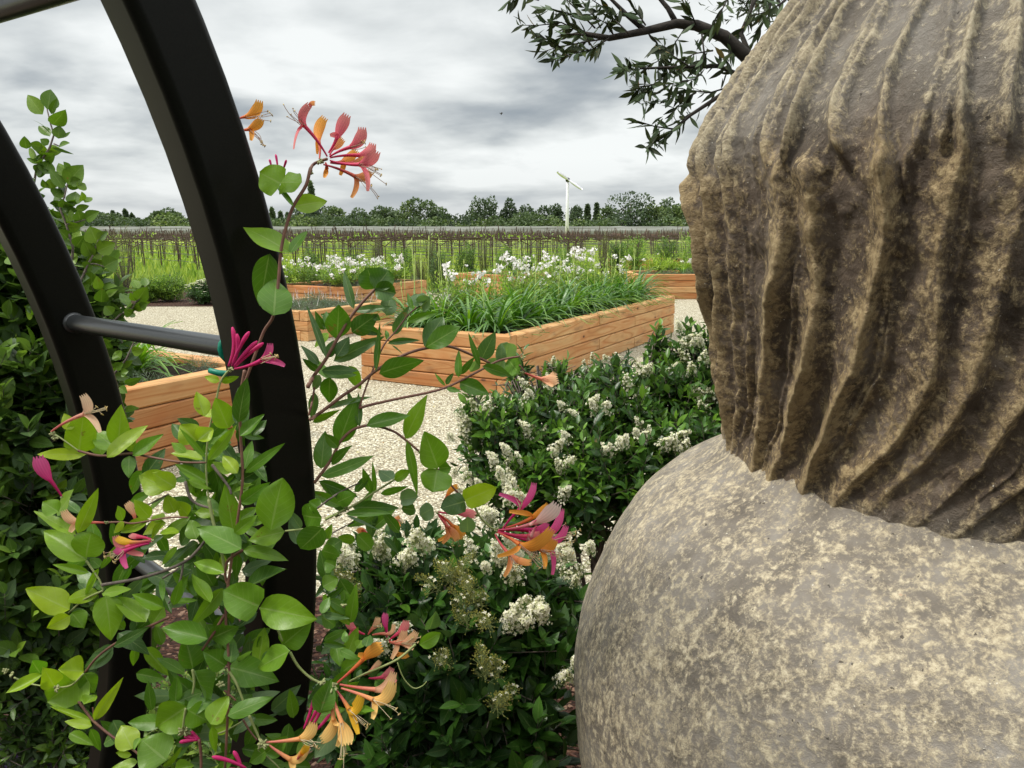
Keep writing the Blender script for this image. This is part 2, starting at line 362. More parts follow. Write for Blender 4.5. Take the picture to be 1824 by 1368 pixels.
# loose stones and bark chips that break the flat sheets
def chips(name, n, xr, yr, z, size, cols, label, flat=.5):
    p = np.stack([RNG.uniform(*xr, n), RNG.uniform(*yr, n), np.full(n, z)], 1)
    s = RNG.uniform(.5, 1.2, (n, 1, 1)) * size
    base = np.array([[-1, -.7, 0], [1, -.6, 0], [.8, .7, 0], [-.9, .6, 0], [-.5, -.4, 1], [.6, -.3, .9], [.5, .4, 1.1], [-.5, .4, .9]], float)
    base[:, 2] *= flat
    th = RNG.random(n) * 6.28; Rm = np.zeros((n, 3, 3)); Rm[:, 0, 0] = np.cos(th); Rm[:, 0, 1] = -np.sin(th); Rm[:, 1, 0] = np.sin(th); Rm[:, 1, 1] = np.cos(th); Rm[:, 2, 2] = 1
    V = (np.einsum('nij,kj->nki', Rm, base) * s * np.array([1, 1, 1]) + RNG.normal(0, .12, (n, 8, 3)) * s) + p[:, None]
    f = np.array([(4, 5, 6, 7), (0, 1, 5, 4), (1, 2, 6, 5), (2, 3, 7, 6), (3, 0, 4, 7)])
    F = f[None] + (np.arange(n) * 8)[:, None, None]
    k = np.array(cols)[RNG.integers(0, len(cols), n)] * RNG.uniform(.8, 1.15, (n, 1))
    mb = MB(); mb.add(V.reshape(-1, 3), F.reshape(-1, 4), None, np.repeat(k, 8, 0)); o = mb.build(name, M['chip'], smooth=False)
    tag(o, label, name.replace('_', ' '), kind='stuff'); return o
def m_chip():
    m = NT('loose_chip'); return m.done(m.pbr(m.attr('kc'), .85, spec=.25))
M['chip'] = m_chip()
chips('gravel', 60000, (-3.2, 3.2), (2.8, 8.5), 0.0, .0075, [(.60, .56, .43), (.50, .455, .33), (.42, .37, .25), (.70, .67, .55), (.30, .25, .17)], 'loose pale gravel stones on the path')
chips('bark_chip', 9000, (-2.2, 1.0), (1.6, 2.95), .018, .012, [(.10, .045, .03), (.05, .022, .015), (.20, .12, .08), (.03, .015, .01)], 'brown bark chips under the shrubs', .35)

# ------------------------------------------------------------------ raised beds
D1 = np.array([.475, .88, 0]); D1 /= np.linalg.norm(D1); D2 = np.array([-D1[1], D1[0], 0])
def timber(parent, c, length, rz, z, h, t, name='timber'):
    """a sawn timber with softened edges, its length on local x"""
    n = max(2, int(length / .35)); xs = np.linspace(-length / 2, length / 2, n + 1); b = .010
    pr = np.array([[-t / 2 + b, -h / 2], [t / 2 - b, -h / 2], [t / 2, -h / 2 + b], [t / 2, h / 2 - b], [t / 2 - b, h / 2], [-t / 2 + b, h / 2], [-t / 2, h / 2 - b], [-t / 2, -h / 2 + b]])
    V = np.array([[x + (b * .6 if k == 0 else -b * .6 if k == n else 0), q[0] + RNG.normal(0, .0008), q[1] + RNG.normal(0, .0006)] for k, x in enumerate(xs) for q in pr])
    F = [(i * 8 + j, i * 8 + (j + 1) % 8, (i + 1) * 8 + (j + 1) % 8, (i + 1) * 8 + j) for i in range(n) for j in range(8)]
    for e in (0, n):
        q = e * 8; F += [(q, q + 1, q + 4, q + 5), (q + 1, q + 2, q + 3, q + 4), (q + 5, q + 6, q + 7, q)]
    mb = MB(); mb.add(V, F); o = mb.build(name, M['wood'], smooth=False)
    pw = parent_world(parent); o.location = (c[0] - pw[0], c[1] - pw[1], z - pw[2]); o.rotation_euler = (0, 0, rz); o.parent = parent
    return o
def raised_bed(c0, d1, d2, L1, L2, courses, label, h=.14, t=.14):
    d1 = np.asarray(d1, float); d2 = np.asarray(d2, float); r = empty('raised_bed', (*c0[:2], 0), label, 'raised bed', 'cedar raised beds in the gravel yard')
    a1 = math.atan2(d1[1], d1[0]); a2 = math.atan2(d2[1], d2[0]); c0 = np.array([c0[0], c0[1], 0.0])
    for k in range(courses):
        z = h * (k + .5); j = k % 2; off = RNG.normal(0, .003)
        # corner joints alternate from course to course
        for side in (0, 1):
            s = t / 2 if side == 0 else L2 - t / 2; s += off * (1 if side else -1)
            a, b = (0, L1) if j == 0 else (t + .002, L1 - t - .002)
            if L1 > 3.2:
                m_ = a + (b - a) * (.42 if k % 2 else .66); segs = [(a, m_ - .001), (m_ + .001, b)]
            else: segs = [(a, b)]
            for (p, q) in segs: timber(r, c0 + d1 * (p + q) / 2 + d2 * s, q - p, a1, z, h - .006, t)
        for side in (0, 1):
            s = t / 2 if side == 0 else L1 - t / 2; s += off * (1 if side else -1)
            a, b = (t + .002, L2 - t - .002) if j == 0 else (0, L2)
            timber(r, c0 + d2 * (a + b) / 2 + d1 * s, b - a, a2, z, h - .006, t)
    n = 24; H = h * courses; g = np.linspace(0, 1, n + 1); X, Y = np.meshgrid(g, g)
    Pt = c0 + (d1 * (L1 - 2 * t + .02))[None, None] * X[..., None] + (d2 * (L2 - 2 * t + .02))[None, None] * Y[..., None] + d1 * (t - .01) + d2 * (t - .01)
    Pt[..., 2] = H - .055 + RNG.normal(0, .010, X.shape); i, jx = np.meshgrid(np.arange(n), np.arange(n), indexing='ij'); m_ = n + 1
    F = np.stack([i * m_ + jx, i * m_ + jx + 1, (i + 1) * m_ + jx + 1, (i + 1) * m_ + jx], -1).reshape(-1, 4)
    mb = MB(); mb.add(Pt.reshape(-1, 3), F); mb.build('soil', M['soil'], r)
    r['bed'] = 1; del r['bed']
    return dict(c0=c0, d1=d1, d2=d2, L1=L1, L2=L2, H=H)
BA = raised_bed((-.02, 7.0), D1, D2, 5.2, 1.75, 4, 'long central cedar raised bed full of strap leaves and white flowers, corner facing forward')
BB = raised_bed(np.array([-1.80, 5.58, 0]) - D1 * 3.0, D1, D2, 3.0, 1.75, 4, 'cedar raised bed seen between the two dark arch ribs, with grey tufts and bare soil')
BC = raised_bed((-2.83, 10.6), D1, D2, 2.0, 1.75, 3, 'low three-course cedar raised bed of grey lavender behind the right arch rib')
BD = raised_bed((-2.83, 13.25), D1, D2, 2.4, 1.75, 4, 'cedar raised bed left of the tall dark clipped shrub, covered in white blooms')
E0 = np.array([-1.38, 17.8, 0]) - D2 * 1.75
BE = raised_bed(E0, D1, D2, 1.6, 1.75, 4, 'cedar raised bed just behind the white flowers of the central bed')
BF = raised_bed((2.75, 17.45), (1, 0, 0), (0, 1, 0), 2.6, 1.75, 4, 'cedar raised bed square on to the view beside the stone urn, with lime ferny plants')
BG = raised_bed((3.45, 26.4), (1, 0, 0), (0, 1, 0), 3.2, 1.6, 4, 'farthest cedar raised bed, a thin orange strip beyond the others')

# ------------------------------------------------------------------ garden arch (circular steel moon gate)
RD = nrm([-.72, .694, 0]); UD = nrm([.694, .72, 0]); A0 = P(470, 597, 1.02)
TH, DP = .084, .078                                    # in-plane thickness, depth across
RIBS = {0.0: (1.70, 1.13, .071), .62: (1.98, .88, .052)}   # plane offset -> outer radius, centre height, outermost reach
def arch_pt(plane, ang, rad, key=None):
    RB, ZC, sm = RIBS[(0.0 if plane < .3 else .62) if key is None else key]
    return np.array([*(A0[:2] + RD[:2] * plane + UD[:2] * (sm - RB + (RB + rad) * math.cos(ang))), ZC + (RB + rad) * math.sin(ang)])
arch = empty('garden_arch', arch_pt(.35, 3 * math.pi / 2, 0) * [1, 1, 0], 'dark bronze steel moon gate arch of two curved ribs joined by round rungs', 'garden arch')
def rib(plane):
    RB, ZC, sm = RIBS[plane]
    lo = -math.asin((ZC + .05) / RB); angs = np.linspace(lo, math.pi - lo, 120); b = .015; k = 6
    pr = []   # rounded rectangle (radial, across)
    for cx, cy, s in ((-b, DP - b, 0), (-TH + b, DP - b, 1), (-TH + b, b, 2), (-b, b, 3)):
        for q in range(k): a = s * math.pi / 2 + q * math.pi / 2 / (k - 1); pr.append((cx + b * math.cos(a), cy + b * math.sin(a)))
    n = len(pr); V = [arch_pt(plane + c, a, r_, plane) for a in angs for r_, c in pr]
    F = [(i * n + j, i * n + (j + 1) % n, (i + 1) * n + (j + 1) % n, (i + 1) * n + j) for i in range(len(angs) - 1) for j in range(n)]
    mb = MB(); mb.add(V, F); o = mb.build('rib', M['steel'], arch); wnm = o.modifiers.new('wn', 'WEIGHTED_NORMAL'); wnm.keep_sharp = False; wnm.weight = 100
rib(0.0); rib(.62)
def rung_end(plane, z, flip=1):
    RB, ZC, sm = RIBS[0.0 if plane < .3 else .62]
    a = math.asin(max(-1, min(1, (z - ZC) / (RB - TH / 2))))
    if flip < 0: a = math.pi - a
    return arch_pt(plane, a, -TH / 2)
for z in (.405, .865, 1.335, 1.80, 2.22, 2.56, 2.74):
    for fl in (1, -1):
        mb = MB(); p0 = rung_end(DP - .004, z, fl); p1 = rung_end(.624, z, fl)
        mb.tube([p0, p0 + (p1 - p0) * .5, p1], .0155, 20, cap=False)
        for e, s in ((p0, 1), (p1, -1)):
            d = nrm(p1 - p0) * s; mb.tube([e, e + d * .006, e + d * .009], [.0195, .0195, .016], 20, cap=False)
        mb.build('rung', M['tube'], arch)
# green tape tying the vine to the rung
pt = rung_end(DP + .030, 1.335)
mb = MB(); th = np.linspace(0, 2 * math.pi * 2.2, 40); rr = .0195 + .004 * np.sin(th * 1.3)
e1 = np.array([0, 0, 1.0]); e2 = np.cross(RD, e1)
mb.tube(pt + RD * (np.linspace(-.012, .012, 40)[:, None]) + rr[:, None] * (np.cos(th)[:, None] * e1 + np.sin(th)[:, None] * e2), .0045, 6)
q0 = pt + np.array([0, -.02, -.022]); mb.tube([q0, q0 + [-.006, -.004, -.012], q0 + [-.020, -.006, -.010], q0 + [-.034, -.006, -.006]], [.006, .0065, .005, .004], 6)
mb.tube([q0, q0 + [.004, -.004, -.012], q0 + [.000, -.003, -.020]], [.006, .007, .004], 6)
tag(mb.build('plant_tie', M['tie']), 'bright green plastic tie knotted round the upper rung of the arch', 'plant tie')

# ------------------------------------------------------------------ stone urn
UA = np.array([.70, 1.10])
def m_urn(name, ridged):
    m = NT(name); co = m.coord('Object'); lc = m.attr(); sp = m.n('ShaderNodeSeparateXYZ'); m.l(lc, sp.inputs[0]); ridge = sp.outputs[2]
    cs = m.coord('Object', scale=(1, 1, .6) if ridged else (1, 1, 1.5), rot=(0, 0, 0) if ridged else (.45, .3, 0))
    big = m.noise(cs, 5, 5, .6, .4); mid = m.noise(cs, 34 if ridged else 48, 8, .74, .6); fine = m.noise(co, 150, 6, .75); mid2 = m.noise(m.coord('Object', scale=(1, 1, .8), loc=(3, 5, 1)), 75, 6, .75, .4)
    def two(g, t):
        return m.ramp(m.noise(co, 13, 6, .65), g), m.ramp(m.math('ADD', m.math('MULTIPLY', fine, .5), m.math('MULTIPLY', mid2, .5)), t)
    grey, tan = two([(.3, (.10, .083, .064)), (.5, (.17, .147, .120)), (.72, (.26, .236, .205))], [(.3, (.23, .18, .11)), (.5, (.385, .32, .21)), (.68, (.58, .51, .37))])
    if ridged:      # the fluted waist blends by height to a darker brown than shoulder and bowl
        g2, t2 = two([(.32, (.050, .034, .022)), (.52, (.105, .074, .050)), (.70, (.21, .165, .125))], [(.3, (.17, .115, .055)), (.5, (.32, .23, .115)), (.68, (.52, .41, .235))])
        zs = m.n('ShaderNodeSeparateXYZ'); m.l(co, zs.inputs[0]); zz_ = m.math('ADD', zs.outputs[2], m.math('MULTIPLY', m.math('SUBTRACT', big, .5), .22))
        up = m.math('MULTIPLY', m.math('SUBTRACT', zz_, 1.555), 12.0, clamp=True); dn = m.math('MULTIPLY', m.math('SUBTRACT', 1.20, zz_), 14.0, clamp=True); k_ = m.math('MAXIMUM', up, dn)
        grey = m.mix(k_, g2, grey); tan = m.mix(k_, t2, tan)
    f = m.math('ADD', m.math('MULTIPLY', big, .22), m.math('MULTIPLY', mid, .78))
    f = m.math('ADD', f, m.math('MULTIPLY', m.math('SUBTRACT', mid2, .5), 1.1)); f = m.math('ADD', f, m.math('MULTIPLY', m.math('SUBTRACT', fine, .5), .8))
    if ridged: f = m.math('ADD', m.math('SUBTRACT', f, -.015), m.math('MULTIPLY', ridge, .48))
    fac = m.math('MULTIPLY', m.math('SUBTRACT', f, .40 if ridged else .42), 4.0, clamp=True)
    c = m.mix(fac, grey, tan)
    sp1 = m.math('GREATER_THAN', m.noise(m.coord('Object', loc=(9, 1, 4)), 230, 2), .745); c = m.mix(m.math('MULTIPLY', sp1, .7), c, (.72, .68, .58))
    pit = m.math('GREATER_THAN', m.noise(m.coord('Object', loc=(2, 8, 4)), 85, 3), .71); c = m.mix(m.math('MULTIPLY', pit, .8), c, (.03, .022, .016))
    rs = m.math('GREATER_THAN', m.noise(m.coord('Object', loc=(5, 2, 7)), 14, 4), .745); c = m.mix(m.math('MULTIPLY', rs, .3), c, (.46, .20, .12))
    h = m.math('ADD', m.math('MULTIPLY', mid, 1.1), m.math('ADD', m.math('MULTIPLY', fine, .5), m.math('MULTIPLY', mid2, 1.0)))
    h = m.math('SUBTRACT', h, m.math('MULTIPLY', pit, .5))
    ro = m.math('MULTIPLY_ADD', mid2, .5, .36)
    return m.done(m.pbr(c, ro, normal=m.bump(h, .8 if ridged else .5, .009 if ridged else .006), spec=.4))
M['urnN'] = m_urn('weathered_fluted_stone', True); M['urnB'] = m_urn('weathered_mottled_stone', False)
def vnoise(a, b, seed, per):
    """smooth value noise, periodic in a with integer period per"""
    rg = np.random.default_rng(seed); tab = rg.random((per, 64)); i = np.floor(a).astype(int); j = np.floor(b).astype(int); u = a - i; v = b - j
    u = u * u * (3 - 2 * u); v = v * v * (3 - 2 * v); i0 = i % per; i1 = (i + 1) % per; j0 = j % 64; j1 = (j + 1) % 64
    return (tab[i0, j0] * (1 - u) + tab[i1, j0] * u) * (1 - v) + (tab[i0, j1] * (1 - u) + tab[i1, j1] * u) * v - .5
urn = empty('stone_urn', (*UA, 0), 'huge weathered gourd-shaped stone urn with twisted fluted neck, filling the right of the view', 'stone urn')
# neck: profile (z, r) from the lip down to the waist
PN = np.array([(2.16, .215), (2.13, .235), (2.09, .215), (2.02, .205), (1.95, .235), (1.88, .272), (1.828, .301), (1.806, .318), (1.745, .366), (1.682, .410), (1.640, .435), (1.612, .450), (1.590, .455), (1.568, .4535), (1.545, .448), (1.52, .441), (1.485, .434), (1.408, .421), (1.338, .406), (1.248, .390), (1.19, .379), (1.164, .375), (1.145, .372), (1.12, .368)])
zz = np.linspace(2.16, 1.115, 640); rr = np.interp(zz, PN[::-1, 0], PN[::-1, 1])
kz = np.ones(5) / 5; rr = np.convolve(np.pad(rr, 2, 'edge'), kz, 'valid')
NT_ = 1500; th = np.linspace(0, 2 * math.pi, NT_, endpoint=False)
# twist of the flutes with height
ztw = np.array([1.10, 1.16, 1.25, 1.34, 1.42, 1.50, 1.59, 1.70, 1.85, 2.16]); twv = np.array([-.62, -.42, -.20, -.07, -.02, 0.0, .02, .03, .00, -.25])
tw = np.interp(zz, ztw, twv)
TH2, ZZ = np.meshgrid(th, zz); RR = np.repeat(rr[:, None], NT_, 1); TW = tw[:, None] * (.42 + .80 * np.exp(-(((TH2 - R(-92) + math.pi) % (2 * math.pi) - math.pi) / 1.0) ** 2))
phi = TH2 - TW + .07 * vnoise(TH2 / (2 * math.pi) * 12, ZZ * 4, 3, 12) + .022 * vnoise(TH2 / (2 * math.pi) * 50, ZZ * 14, 5, 50)
low = np.clip((1.60 - ZZ) / .045, 0, 1); low = low * low * (3 - 2 * low); fade = np.clip((ZZ - 1.135 - .03 * vnoise(TH2 / (2 * math.pi) * 20, ZZ * 3, 61, 20)) / .125, 0, 1); fade = fade * fade * (3 - 2 * fade)
def flutes(NR, seed, wl, wr, jit):
    rg = np.random.default_rng(seed); pos = (np.arange(NR) + rg.uniform(-jit, jit, NR)) * 2 * math.pi / NR; amp = rg.uniform(.45, 1.1, NR); sharp = rg.uniform(.75, 1.35, NR); out_ = np.zeros_like(ZZ); s = 2 * math.pi / NR
    for k in range(NR):
        kk = np.full(len(zz), float(k)); w1 = vnoise(kk, zz * 6 + k, seed + 1, NR)[:, None]; w2 = vnoise(kk, zz * 9 + k, seed + 2, NR)[:, None]
        d = (phi - pos[k] + .5 * s * (w1 - .5) + math.pi) % (2 * math.pi) - math.pi
        e = np.where(d < 0, np.exp(-(np.abs(d) / (s * wl * sharp[k])) ** 1.4), np.exp(-(np.abs(d) / (s * wr * sharp[k])) ** 1.8)); out_ = np.maximum(out_, e * np.clip(amp[k] * (.75 + .5 * w2), .35, 1.15))
    return out_
# one flank of each fold is steep, the other slopes away; finer ridges above the collar than below it
ridU = np.maximum(flutes(54, 5, .20, .075, .28), .8 * flutes(34, 55, .12, .06, .4)); ridL = flutes(38, 15, .36, .12, .28); ridF = flutes(90, 25, .25, .15, .4)
rid = ridU * (1 - low) + np.maximum(ridL, ridF * .4) * low
lump = vnoise(TH2 / (2 * math.pi) * 30, ZZ * 11, 21, 30) * .7 + .6 * vnoise(TH2 / (2 * math.pi) * 80, ZZ * 28, 22, 80) + .42 * vnoise(TH2 / (2 * math.pi) * 170, ZZ * 60, 23, 170) + .18 * vnoise(TH2 / (2 * math.pi) * 400, ZZ * 150, 24, 400)
coll = np.exp(-((ZZ - (1.588 + .012 * vnoise(TH2 / (2 * math.pi) * 40, ZZ * 3, 31, 40))) / .030) ** 2)
AH = .030 + .005 * low
disp = (rid - .45 + .08 * low) * AH * fade + (lump - 1.0) * (.0045 + .0075 * low + .005 * coll) * (.3 + .7 * fade) + coll * .006 * (rid - .3)
RRD = RR + disp
V = np.stack([UA[0] + RRD * np.cos(TH2), UA[1] + RRD * np.sin(TH2), ZZ + .004 * lump], -1).reshape(-1, 3)
nz = len(zz); i, j = np.meshgrid(np.arange(nz - 1), np.arange(NT_), indexing='ij'); j2 = (j + 1) % NT_
F = np.stack([i * NT_ + j, (i + 1) * NT_ + j, (i + 1) * NT_ + j2, i * NT_ + j2], -1).reshape(-1, 4)
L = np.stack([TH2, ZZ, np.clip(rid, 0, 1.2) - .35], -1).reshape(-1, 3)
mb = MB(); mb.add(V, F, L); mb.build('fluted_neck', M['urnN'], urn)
# body
PB = np.array([(1.25, .350), (1.19, .360), (1.168, .380), (1.155, .391), (1.146, .402), (1.135, .424), (1.110, .466), (1.062, .518), (.999, .556), (.930, .583), (.875, .599), (.807, .608), (.735, .606), (.670, .600), (.603, .584), (.52, .556), (.42, .505), (.32, .44), (.22, .37), (.12, .315), (.06, .30), (.0, .31)])
zb = np.linspace(1.25, 0, 440); rb = np.interp(zb, PB[::-1, 0], PB[::-1, 1]); rb = np.convolve(np.pad(rb, 6, 'edge'), np.ones(13) / 13, 'valid')
nb = 900; tb = np.linspace(0, 2 * math.pi, nb, endpoint=False); T2, Z2 = np.meshgrid(tb, zb)
lp = vnoise(T2 / (2 * math.pi) * 9, Z2 * 4, 41, 9) * .8 + .45 * vnoise(T2 / (2 * math.pi) * 26, Z2 * 11, 42, 26) + .16 * vnoise(T2 / (2 * math.pi) * 90, Z2 * 34, 43, 90) + .09 * vnoise(T2 / (2 * math.pi) * 260, Z2 * 95, 44, 260)
R2 = rb[:, None] + (lp - .75) * .009
V = np.stack([UA[0] + R2 * np.cos(T2), UA[1] + R2 * np.sin(T2), Z2], -1).reshape(-1, 3)
i, j = np.meshgrid(np.arange(len(zb) - 1), np.arange(nb), indexing='ij'); j2 = (j + 1) % nb
F = np.stack([i * nb + j, (i + 1) * nb + j, (i + 1) * nb + j2, i * nb + j2], -1).reshape(-1, 4)
mb = MB(); mb.add(V, F); mb.build('body', M['urnB'], urn)

n = 260; B = np.stack([RNG.uniform(-2.6, 2.0, n), RNG.uniform(1.9, 7.5, n) ** 1.0, np.full(n, .012)], 1); B[:, 2] = np.where(B[:, 1] < 2.95, .034, .012); a = RNG.random(n) * 6.28; T = B + np.stack([np.cos(a), np.sin(a), RNG.uniform(-.05, .25, n)], 1) * RNG.uniform(.018, .04, (n, 1)); mb = MB()
leaves(mb, B, T, np.stack([RNG.normal(0, .3, n), RNG.normal(0, .3, n), np.ones(n)], 1), .014, .5, 'el', 1, 3, .3, .2, K=np.array([(.26, .15, .05), (.14, .08, .03), (.35, .30, .10), (.45, .42, .32)])[RNG.integers(0, 4, n)]); tag(mb.build('fallen_leaves', M['chip']), 'dry fallen leaves scattered over gravel and mulch', 'fallen leaves', kind='stuff')
# ------------------------------------------------------------------ plants: generators
def rv(n, s=1.0): return RNG.normal(0, s, (n, 3))
def twigs(tip, d, length, nleaf, ll, lw, rise=.35, tint=(.2, .9), gold=2.4):
    """leaves set alternately along short twigs; returns base, tip, normal, width, tint"""
    n = len(tip); d = nrm(d); a = nrm(np.cross(d, nrm(rv(n)))); b = np.cross(d, a)
    B, T, N, W, Ti = [], [], [], [], []
    ph = RNG.random(n) * 6.28; tt = RNG.uniform(*tint, n)
    for k in range(nleaf):
        f = k / max(1, nleaf - 1); th = ph + gold * k
        r = a * np.cos(th)[:, None] + b * np.sin(th)[:, None]
        base = tip - d * (length * f)[:, None] if np.ndim(length) else tip - d * length * f
        ax = nrm(r * (.55 + .45 * f) + d * (.75 - .35 * f) + rv(n, .12) + np.array([0, 0, rise * .3]))
        L = ll * RNG.uniform(.7, 1.12, n) * (.62 + .38 * min(1, f * 2.2))
        B.append(base); T.append(base + ax * L[:, None]); N.append(nrm(d * .7 + np.array([0, 0, .6]) + rv(n, .35)))
        W.append(lw * L / ll * RNG.uniform(.85, 1.1, n)); Ti.append(np.clip(tt + RNG.normal(0, .10, n) - (.12 if f < .25 else 0), 0, 1))
    return [np.concatenate(v) for v in (B, T, N, W, Ti)]
def blob_twigs(blobs, dens, bias=.35):
    tips, dirs = [], []
    for c, r in blobs:
        c = np.asarray(c, float); r = np.broadcast_to(np.asarray(r, float), (3,)); n = int(dens * (r[0] * r[1] + r[1] * r[2] + r[0] * r[2]) / 3 * 12.57)
        u = nrm(RNG.normal(0, 1, (n, 3)) + [0, 0, bias]); f = np.where(RNG.random(n) < .72, RNG.uniform(.78, 1.08, n), RNG.uniform(.25, .8, n))
        tips.append(c + u * r * f[:, None]); dirs.append(nrm(u * .8 + [0, 0, .45] + rv(n, .3)))
    return np.vstack(tips), np.vstack(dirs)
def fast_stems(mb, A, B, r, K=None):
    """straight three sided stems, many at once"""
    A = np.atleast_2d(A); B = np.atleast_2d(B); n = len(A); d = nrm(B - A); a = nrm(np.cross(d, [0.3, .5, .81])); b = np.cross(d, a); r = np.broadcast_to(np.asarray(r, float), (n,))[:, None]
    V = []
    for k in range(3):
        th = k * 2.094; o = a * math.cos(th) + b * math.sin(th); V += [A + o * r, B + o * r * .55]
    V = np.stack(V, 1); f = np.array([(0, 2, 3, 1), (2, 4, 5, 3), (4, 0, 1, 5)]); F = f[None] + (np.arange(n) * 6)[:, None, None]
    L = np.broadcast_to(np.array([.5, .5, .5]), (n * 6, 3))
    mb.add(V.reshape(-1, 3), F.reshape(-1, 4), L, K)
def shrub(name, base, blobs, dens, ll, lw, mat, label, cat='shrub', nleaf=8, tl=.11, kind='el', tint=(.15, .9), nv=4, group=None, rise=.35, stemmat='bark', trunk=True, fold=.3, zmin=.03):
    t = empty(name, (*base[:2], 0), label, cat, group)
    tips, dirs = blob_twigs(blobs, dens); ok = tips[:, 2] > zmin + .03; tips, dirs = tips[ok], dirs[ok]
    B, T, N, W, Ti = twigs(tips, dirs, tl, nleaf, ll, lw, rise, tint)
    ok = (np.minimum(B[:, 2], T[:, 2]) > zmin)
    du = np.minimum(np.hypot(B[:, 0] - UA[0], B[:, 1] - UA[1]), np.hypot(T[:, 0] - UA[0], T[:, 1] - UA[1])); ok &= (du > .635) | (B[:, 2] > 2.3)
    mb = MB(); leaves(mb, B[ok], T[ok], N[ok], W[ok], Ti[ok], kind, 1, nv, fold, .12); mb.build('foliage', M[mat], t)
    ms = MB(); fast_stems(ms, tips - dirs * tl * 1.15, tips, .0016)
    if trunk:
        for c, r in blobs:
            c = np.asarray(c, float); b0 = np.array([base[0], base[1], .0]); mid = (b0 + c) / 2 + RNG.normal(0, .03, 3)
            ms.tube([b0 + RNG.normal(0, .02, 3) * [1, 1, 0], mid, c], [.012, .008, .003], 5)
            k = min(26, max(6, len(tips) // max(1, len(blobs)) // 3)); sel = tips[np.argsort(((tips - c) ** 2).sum(1))[::2][:k]]
            for q in sel: ms.tube([mid + (c - mid) * RNG.random(), (c + q) / 2 + RNG.normal(0, .015, 3), q - np.array([0, 0, .01])], [.005, .003, .0015], 4, cap=False)
    ms.build('branches', M[stemmat], t)
    return t, tips

# ------------------------------------------------------------------ tall shrub behind the left rib
SH = [(47,265,43,243,14),(76,204,47,167,20),(84,195,92,158,24),(91,203,100,175,10),(93,222,117,198,22),(89,243,68,221,14),(104,247,106,223,17),(112,245,126,234,4),(105,260,122,253,10),
(93,263,132,275,4),(86,232,58,208,3),(66,279,47,265,13),(77,263,52,256,14),(86,258,72,247,12),(58,291,77,285,11),(79,310,88,285,21),(112,335,90,300,18),(117,315,103,289,14),(123,302,114,288,10),
(120,328,147,293,27),(125,325,146,322,14),(140,337,152,326,14),(131,366,134,340,20),(145,359,147,342,13),(151,361,164,350,11),(134,372,160,367,10),(96,350,110,337,18),(92,337,88,318,16),(83,335,75,320,10),
(116,370,110,355,14),(152,391,175,376,16),(142,392,140,375,20),(132,399,153,390,14),(127,394,127,373,10),(123,397,111,379,11),(173,434,160,403,26),(175,427,191,412,14),(173,448,205,433,22),(163,457,149,429,19),
(185,475,210,462,24),(167,488,181,475,16),(175,516,173,492,14),(180,538,182,515,18),(191,530,209,514,18),(228,545,215,519,14),(246,514,237,497,14),(259,510,257,493,11),(243,536,262,512,20),(239,608,235,587,20),
(248,606,266,591,14),(228,606,222,590,13),(217,600,219,583,13),(235,626,255,624,14),(215,666,228,661,14),(222,683,251,675,12),(60,330,45,318,14),(68,350,50,345,14),(70,380,52,366,15),(120,425,105,408,16),
(135,440,150,420,18),(135,470,120,450,18),(150,478,165,470,16),(118,500,100,485,18),(140,520,158,505,18),(120,540,102,522,18),(60,420,45,405,18),(40,440,22,425,20),(30,470,12,455,20),(85,460,68,445,18),
(200,560,186,545,16),(208,575,222,566,14),(215,640,203,625,16),(205,655,218,648,12),(196,620,184,606,16),(212,690,226,700,12),(150,545,168,535,18),(165,560,150,570,16),(235,560,222,552,14),(250,548,262,540,12)]
SHS = [[(84,195),(90,220),(96,240),(89,262),(78,280),(66,295),(60,330),(66,420),(60,560)],[(120,328),(115,350),(107,372),(118,400),(130,440),(125,520),(110,620)],[(175,427),(165,455),(155,475),(135,520),(115,620)],
[(243,536),(235,550),(215,560),(185,590),(120,640)],[(239,608),(225,640),(200,670),(130,700)],[(152,391),(140,395),(118,400)],[(105,260),(96,256)],[(185,475),(170,470),(158,470)],[(259,510),(252,530),(240,540)]]
bl = [(P(*q[:3]), q[3:]) for q in [(20,395,2.3,.06,.08,.07),(95,425,2.2,.06,.07,.08),(150,505,2.2,.07,.07,.08),(8,440,2.2,.10,.12,.10),(50,470,2.2,.10,.1,.10),(110,480,2.15,.07,.08,.10),(140,555,2.2,.10,.1,.10),(190,610,2.25,.06,.06,.08),(60,545,2.2,.24,.22,.2),(10,520,2.25,.24,.2,.22),(30,660,2.2,.28,.26,.24),(120,640,2.3,.17,.18,.16),(15,790,2.15,.30,.28,.24),(110,790,2.3,.20,.2,.2),(40,930,2.1,.30,.26,.22),(120,940,2.25,.17,.2,.2),
    (30,1060,2.05,.28,.25,.2),(120,1080,2.15,.20,.2,.18),(-120,700,2.2,.35,.3,.4),(-120,950,2.1,.35,.3,.3)]]
b0 = P(40, 1180, 2.25)
SHR, _ = shrub('evergreen_shrub', b0, bl, 235, .074, .045, 'shrub', 'tall leafy evergreen shrub behind the left arch rib, one shoot reaching above the horizon', nleaf=8, tl=.11, tint=(.3, .95), nv=5)
mb = MB(); bs = np.array([P(q[0], q[1], 1.98) for q in SH]); ts = np.array([P(q[2], q[3], 1.98 + RNG.uniform(-.03, .03)) for q in SH]); wd = np.array([q[4] for q in SH]) * 1.98 / FPX * 1.38
vd = nrm(CAM - bs); leaves(mb, bs, ts, nrm(vd + rv(len(SH), .35)), wd, RNG.uniform(.15, .55, len(SH)), 'ov', 3, 7, .25, .15)
q = [(a, b, 1.98 + .04 * (i > 4)) for k in (0, 1, 2, 3, 4) for i, (a, b) in enumerate(SHS[k][3:] if k == 0 else SHS[k])]; bs, ts = [], []
